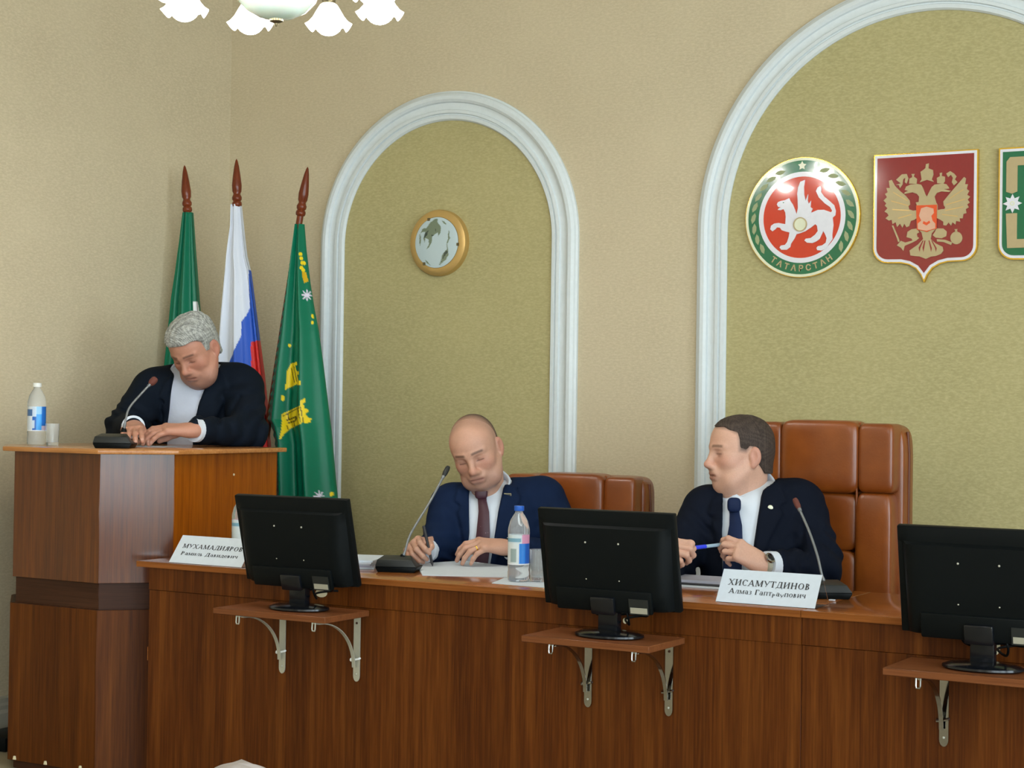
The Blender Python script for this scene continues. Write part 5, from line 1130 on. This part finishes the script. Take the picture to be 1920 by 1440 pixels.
lap2 = [xz([(956, 862), (974, 872), (984, 910), (968, 918), (977, 934), (952, 1000), (928, 1062), (924, 1020), (933, 960), (945, 905)], 5.95), xz([(880, 905), (858, 915), (850, 940), (862, 948), (858, 962), (868, 1010), (875, 1050), (880, 1000)], 5.95)]
fold2 = [(EL, .07, .006, 150, (.3, .2, 1)), (ER, .08, .006, 140, (.6, .2, .8)), (SL+np.array([0, -.05, -.06]), .05, .004, 130, (.8, 0, .6)), (SR+np.array([.01, -.05, -.07]), .06, .005, 120, (.7, 0, -.7)), (be+np.array([-.1, -.12, .02]), .08, .004, 110, (.5, 0, .9))]
V, Q = coat(J2, .0062, cut2, 6.02, lap2, fold2, collar_cut=[neckhole(nb+np.array([-.004, .01, -.03]), nb+np.array([0, -.02, .12]), .080)], crease=[(xz([(980, 990)], 5.95)[0], xz([(1010, 1040)], 5.95)[0], .006, .006)]); P2.q('jacket', relax(V, Q, 1), Q, 'suit_navy')
legs(P2, np.array([ch_[0], 6.14, .60]), True, 0, 'suit_navy')
P2.mb('shirt_collar', collar_mb(nb+np.array([-.004, .004, .010]), (.06, -.70, 1), (-.06, -1, -.5), .070, .070, .044, .044, .040, .07, .010), 'shirt_white', ang=180)
tp_ = xz([(902, 925), (904, 940), (907, 960), (906, 1000), (902, 1040), (896, 1075), (892, 1100)], 5.93)
P2.mb('tie', blade(T2, tp_, [.034, .030, .036, .046, .054, .060, .062], .006, 5.6, 6.2, .004), 'tie_burgundy')
k0 = kpt(902, 918, 5.93); yk = T2.surf_y(k0[0], k0[2]-.02, 5.6, 6.2)-.012
P2.mb('tie_knot', MB().pillow((k0[0], yk, k0[2]-.012), (.044, .028, .046), 8, .6), 'tie_burgundy')
watch(P2, WR+unit(ER-WR)*.012, ER, (-.2, -.75, .6), .0315, 'dark wristwatch', False)
cuff(P2, WR+unit(ER-WR)*.030, ER, .0395, .03); cuff(P2, WL+unit(EL-WL)*.028, EL, .040, .03)
pr_ = tR[2]; e = unit(pr_[1]-pr_[0]); c = pr_[0]+(pr_[1]-pr_[0])*.45; P2.mb('ring', MB().tube([c-e*.002, c+e*.002], [.0104, .0104], 18), 'gold', lab='gold ring')
x, z = xz([(952, 930)], 5.93)[0]; yy = J2.surf_y(x, z, 5.6, 6.2)-.009; pn = P2.mb('lapel_pin', MB().box((x-.013, yy-.002, z-.007), (x+.012, yy, z+.007)), 'aged_brass', False, 'small flag-shaped lapel pin')
P2.mb('pin_field', MB().box((x-.010, yy-.0028, z-.004), (x+.010, yy-.002, z+.004)), 'dark_grey_plastic', False, par=pn)
def pen(label, a, b, mats, r=.0045):
    a = np.array(a); b = np.array(b); e = unit(b-a); L = np.linalg.norm(b-a); o = thing('pen', label, 'pen', tuple(k2w(a)), TH)
    ob('cap', MB().tube([(0, 0, 0), e*.002, e*L*.38], [r*.6, r*1.1, r*1.1], 12).mesh('cap', smooth=True), mats[0], o)
    ob('barrel', MB().tube([e*L*.38, e*L*.93, e*L], [r, r, r*.3], 12).mesh('barrel', smooth=True), mats[1], o); return o
a = (tL[0][3]+tL[4][3])/2; e = unit((-.25, .15, 1)); b_ = a-e*((a[2]-.754)/e[2]); a = b_+e*.135; pen('dark pen in the writing hand of the man in the blue suit', a, b_, ('ink_black', 'ink_black'))

# ---- man in the black suit, seated at the right, looking to the left
P3 = Person('person in a black suit and navy tie, looking left, holding a pen in both hands', kpt(1420, 1000, 5.58)*np.array([1, 1, 0]))
skin3 = (204, 160, 138)
SL, SR = kpt(1320, 955, 5.60), kpt(1504, 945, 5.56); EL, ER = kpt(1262, 1070, 5.50), kpt(1541, 1078, 5.44); WL, WR = kpt(1242, 1052, 5.30), kpt(1428, 1058, 5.28); ER[2] = max(ER[2], .80)
nb = kpt(1395, 930, 5.58); ch_ = kpt(1417, 1010, 5.56); be = kpt(1415, 1090, 5.56)
T3 = SDF(); T3.ell(ch_, (.170, .120, .17), .05); T3.ell(be, (.170, .140, .17), .06); T3.ell(be+np.array([0, .03, -.15]), (.17, .13, .12), .06)
T3.cap(SL+np.array([.04, 0, -.005]), SR+np.array([-.04, 0, -.005]), .073, .073, .04); T3.cap(nb+np.array([-.04, .02, -.02]), SL+np.array([.02, 0, .012]), .05, .055, .04); T3.cap(nb+np.array([.045, .02, .0]), SR+np.array([-.03, 0, .018]), .052, .055, .04)
J3 = SDF(); J3.p = list(T3.p); sleeve(J3, SL, EL, WL+unit(EL-WL)*.060, (.070, .060, .055, .046)); sleeve(J3, SR, ER, WR+unit(ER-WR)*.074, (.073, .062, .055, .045))
H3 = kpt(1388, 851, 5.57); R_3 = rotm(math.radians(74), math.radians(2), math.radians(0))
par3 = dict(skin=skin3, jaw=1.06, fat=.006, chin2=True, stubble=.18, brow=(96, 70, 56), browa=.75, lash=.0035, scalp=([(.083, .086), (.06, .080), (.036, .064), (.034, .012), (.012, .008), (.0, .022), (-.02, .02), (-.035, -.03), (-.06, -.06), (-.14, -.07), (-.14, .2), (.09, .2)], (84, 68, 60), .85))
hd = head(H3, R_3, (nb+np.array([.002, .01, -.04]), .063, nb+np.array([.012, .005, .08])), par3)
hR, tR3, _ = hand(WR, (-.80, -.10, .46), (-.05, -.80, .55), -1, [(.50, .85, .45), (.70, .95, .5), (.85, 1.0, .5), (.95, 1.0, .5)], skin3, fore=ER, size=.95, spread=.06, thumb_pose=(.85, .30, -.55), tcurl=(.35, .4))
hL, tL3, _ = hand(WL, (.22, -.62, .36), (-.62, -.40, .55), +1, [(1.0, 1.3, .7), (1.1, 1.3, .7), (1.15, 1.3, .7), (1.2, 1.3, .7)], skin3, fore=EL, spread=.05, thumb_pose=(.85, .2, -.3), tcurl=(.3, .3))
F, ax = J3.grid(.02, .03, -.02); V, Q = nets(F, ax); tr = (V, Q, np.tile(np.array(lin(*skin3)), (len(V), 1)))
P3.body([hd, hL, hR, tr])
V, Q, C = hair(H3, R_3, [(.090, .085), (.068, .088), (.060, .078), (.037, .070), (.034, .045), (.036, .012), (.012, .006), (.0, .026), (-.02, .02), (-.033, -.03), (-.060, -.062), (-.14, -.07), (-.14, .2), (.10, .2)], (.0012, .0045), ((52, 42, 37), (80, 67, 59)), wave=.0005, seed=5); P3.q('hair', V, Q, 'hair', C)
V, Q = coat(T3, .009, off=-.009); P3.q('shirt', V, Q, 'shirt_white')
cut3 = xz([(1360, 925), (1357, 960), (1354, 1000), (1354, 1100), (1408, 1100), (1411, 1020), (1420, 970), (1432, 920), (1440, 884), (1435, 860), (1360, 860)], 5.47)
lap3 = [xz([(1440, 878), (1466, 905), (1476, 940), (1462, 950), (1468, 962), (1440, 1010), (1413, 1075), (1411, 1020), (1420, 970), (1432, 920)], 5.47), xz([(1360, 922), (1340, 935), (1330, 965), (1340, 972), (1336, 985), (1350, 1050), (1354, 1000)], 5.47)]
fold3 = [(EL, .08, .006, 150, (.4, .2, 1)), (ER, .09, .007, 130, (.7, .2, .7)), (SR+np.array([.02, -.05, -.08]), .07, .005, 110, (.6, 0, -.8)), (SL+np.array([0, -.05, -.06]), .06, .005, 120, (.8, 0, .6)), (WR+unit(ER-WR)*.10, .06, .004, 160, (1, 0, 0))]
V, Q = coat(J3, .0062, cut3, 5.55, lap3, fold3, collar_cut=[neckhole(nb+np.array([.006, .012, -.03]), nb+np.array([.012, -.01, .12]), .087)], crease=[(xz([(1505, 985)], 5.47)[0], xz([(1497, 1045)], 5.47)[0], .008, .006)]); P3.q('jacket', relax(V, Q, 1), Q, 'suit_black')
legs(P3, np.array([ch_[0], 5.66, .60]), True, 0, 'suit_black')
P3.mb('shirt_collar', collar_mb(nb+np.array([.008, .008, .014]), (.12, -.62, 1), (-.16, -1, -.4), .076, .078, .046, .048, .046, .06, .011), 'shirt_white', ang=180)
tp_ = xz([(1378, 950), (1379, 965), (1380, 985), (1377, 1015), (1373, 1050), (1371, 1090)], 5.45)
P3.mb('tie', blade(T3, tp_, [.032, .030, .038, .048, .054, .058], .006, 5.1, 5.8, .004), 'tie_navy')
k0 = kpt(1378, 945, 5.45); yk = T3.surf_y(k0[0], k0[2]-.02, 5.1, 5.8)-.012
P3.mb('tie_knot', MB().pillow((k0[0], yk, k0[2]-.004), (.042, .028, .046), 8, .6), 'tie_navy')
watch(P3, WR+unit(ER-WR)*.010, ER, (.1, -.8, .6), .0315, 'steel wristwatch with a dark dial'); cuff(P3, WR+unit(ER-WR)*.032, ER, .0395, .03)
x, z = xz([(1446, 953)], 5.44)[0]; yy = J3.surf_y(x, z, 5.1, 5.8)-.009; mb = MB().tube([(x, yy, z), (x, yy-.003, z), (x, yy-.0045, z)], [.009, .0085, .004], 18); P3.mb('lapel_badge', mb, 'cream_enamel', lab='round pale lapel badge')
a = (tL3[0][3]+tL3[4][3])/2; b_ = (tR3[0][3]+tR3[4][3])/2; e = unit(b_-a); a, b_ = a-e*.012, b_+e*.03; pen('blue-capped pen held in both hands of the man in the black suit', a, b_, ('pen_blue', 'pen_clear'), .0055)

# ---- grey-haired man standing at the podium
P1 = Person('person with grey hair in a dark jacket and white shirt, reading at the podium', kpt(370, 760, 6.82)*np.array([1, 1, 0]))
skin1 = (186, 134, 112)
SL, SR = kpt(284, 735, 6.72), kpt(454, 728, 6.76); EL, ER = kpt(232, 806, 6.56), kpt(464, 810, 6.56); WL, WR = kpt(250, 814, 6.34), kpt(362, 823, 6.30)
EL[2] = max(EL[2], 1.172); ER[2] = max(ER[2], 1.170); WL[2] = max(WL[2], 1.160); WR[2] = max(WR[2], 1.152)
WL[2] += .022; WR[2] += .022; nb = kpt(370, 715, 6.78); ch_ = kpt(372, 790, 6.78); be = kpt(372, 870, 6.86)
T1 = SDF(); T1.ell(ch_, (.185, .135, .19), .05); T1.ell(be, (.19, .150, .20), .06); T1.ell(be+np.array([0, .03, -.20]), (.185, .14, .14), .06)
T1.cap(SL+np.array([.035, .01, .0]), SR+np.array([-.035, 0, .0]), .085, .085, .04); T1.cap(nb+np.array([-.05, .04, .02]), SL+np.array([.02, .01, .028]), .06, .06, .04); T1.cap(nb+np.array([.05, .04, .02]), SR+np.array([-.03, 0, .03]), .06, .062, .04)
J1 = SDF(); J1.p = list(T1.p); sleeve(J1, SL, EL, WL+unit(EL-WL)*.03, (.082, .066, .060, .046)); sleeve(J1, SR, ER, WR+unit(ER-WR)*.04, (.086, .070, .062, .046))
H1 = kpt(366, 655, 6.62); R_1 = rotm(math.radians(26), math.radians(37), math.radians(5))
par1 = dict(skin=skin1, jaw=1.14, fat=.010, chin2=True, bags=True, stubble=.35, brow=(84, 60, 52), browa=.75, lash=-.003)
hd = head(H1, R_1, (nb+np.array([0, .02, -.04]), .066, nb+np.array([-.004, .0, .085])), par1)
hR, tR1, _ = hand(WR, (-.95, -.22, .02), (.0, -.28, .96), -1, [(.22, .42, .25), (.28, .45, .25), (.30, .45, .25), (.30, .42, .25)], skin1, fore=ER, size=1.08, spread=.08, thumb_pose=(.8, .35, -.45), floor=1.1150)
hL, tL1, _ = hand(WL, (.16, -.95, -.10), (-.10, -.12, .98), +1, [(.18, .3, .2)]*4, skin1, fore=EL, size=1.04, spread=.05, thumb_pose=(.75, .4, -.4), floor=1.1150)
F, ax = J1.grid(.02, .03, -.02); V, Q = nets(F, ax); tr = (V, Q, np.tile(np.array(lin(*skin1)), (len(V), 1)))
P1.body([hd, hL, hR, tr])
V, Q, C = hair(H1, R_1, [(.092, .074), (.070, .076), (.052, .068), (.038, .052), (.034, .008), (.012, -.002), (.004, .024), (-.02, .02), (-.033, -.03), (-.060, -.068), (-.15, -.08), (-.15, .22), (.12, .22)], (.005, .017), ((118, 120, 116), (200, 202, 196)), wave=.0020, seed=8, vox=.0026); P1.q('hair', V, Q, 'hair', C)
V, Q = coat(T1, .009, off=-.009); P1.q('shirt', V, Q, 'shirt_stripe')
cut1 = xz([(322, 712), (316, 760), (310, 800), (306, 870), (356, 870), (362, 800), (372, 755), (390, 708), (397, 690), (390, 660), (325, 660)], 6.64)
lap1 = [xz([(398, 684), (420, 700), (428, 735), (414, 742), (420, 752), (396, 800), (360, 845), (362, 800), (372, 755), (390, 708)], 6.64), xz([(322, 700), (308, 715), (298, 745), (308, 752), (302, 765), (306, 840), (310, 800), (316, 760)], 6.64)]
fold1 = [(EL, .09, .007, 130, (.4, .2, 1)), (ER, .10, .008, 110, (.6, .2, -.7)), (SR+np.array([.0, -.08, -.06]), .08, .006, 100, (.6, 0, -.8)), (SL+np.array([0, -.06, -.06]), .07, .006, 110, (.8, 0, .6)), (WR+unit(ER-WR)*.12, .08, .005, 130, (1, 0, 0))]
V, Q = coat(J1, .0066, cut1, 6.76, lap1, fold1, collar_cut=[neckhole(nb+np.array([-.004, .0, -.03]), nb+np.array([0, -.06, .12]), .090)], crease=[(xz([(430, 790)], 6.64)[0], xz([(452, 745)], 6.64)[0], .010, .008)]); P1.q('jacket', relax(V, Q, 1), Q, 'suit_dark')
legs(P1, np.array([ch_[0], 6.95, .92]), False, 0, 'suit_dark')
P1.mb('shirt_collar', collar_mb(nb+np.array([-.008, -.02, .012]), (-.04, -.85, 1), (-.2, -1, -.5), .080, .084, .040, .042, .040, .26, .010), 'shirt_stripe', ang=180)
cuff(P1, WR+unit(ER-WR)*.030, ER, .0425, .03, out=.024); cuff(P1, WL+unit(EL-WL)*.022, EL, .042, .03, out=.022)
q = atZ(268, 840, 1.1136); tag(ob('paper_sheet', MB().prism([(-.10, -.06), (.12, -.06), (.12, .12), (-.10, .12)], 0, .001), 'white_paper', None, (-4.30, 4.78, 1.1136), (0, 0, .35)), 'white sheet under the hands of the man at the podium', 'paper')
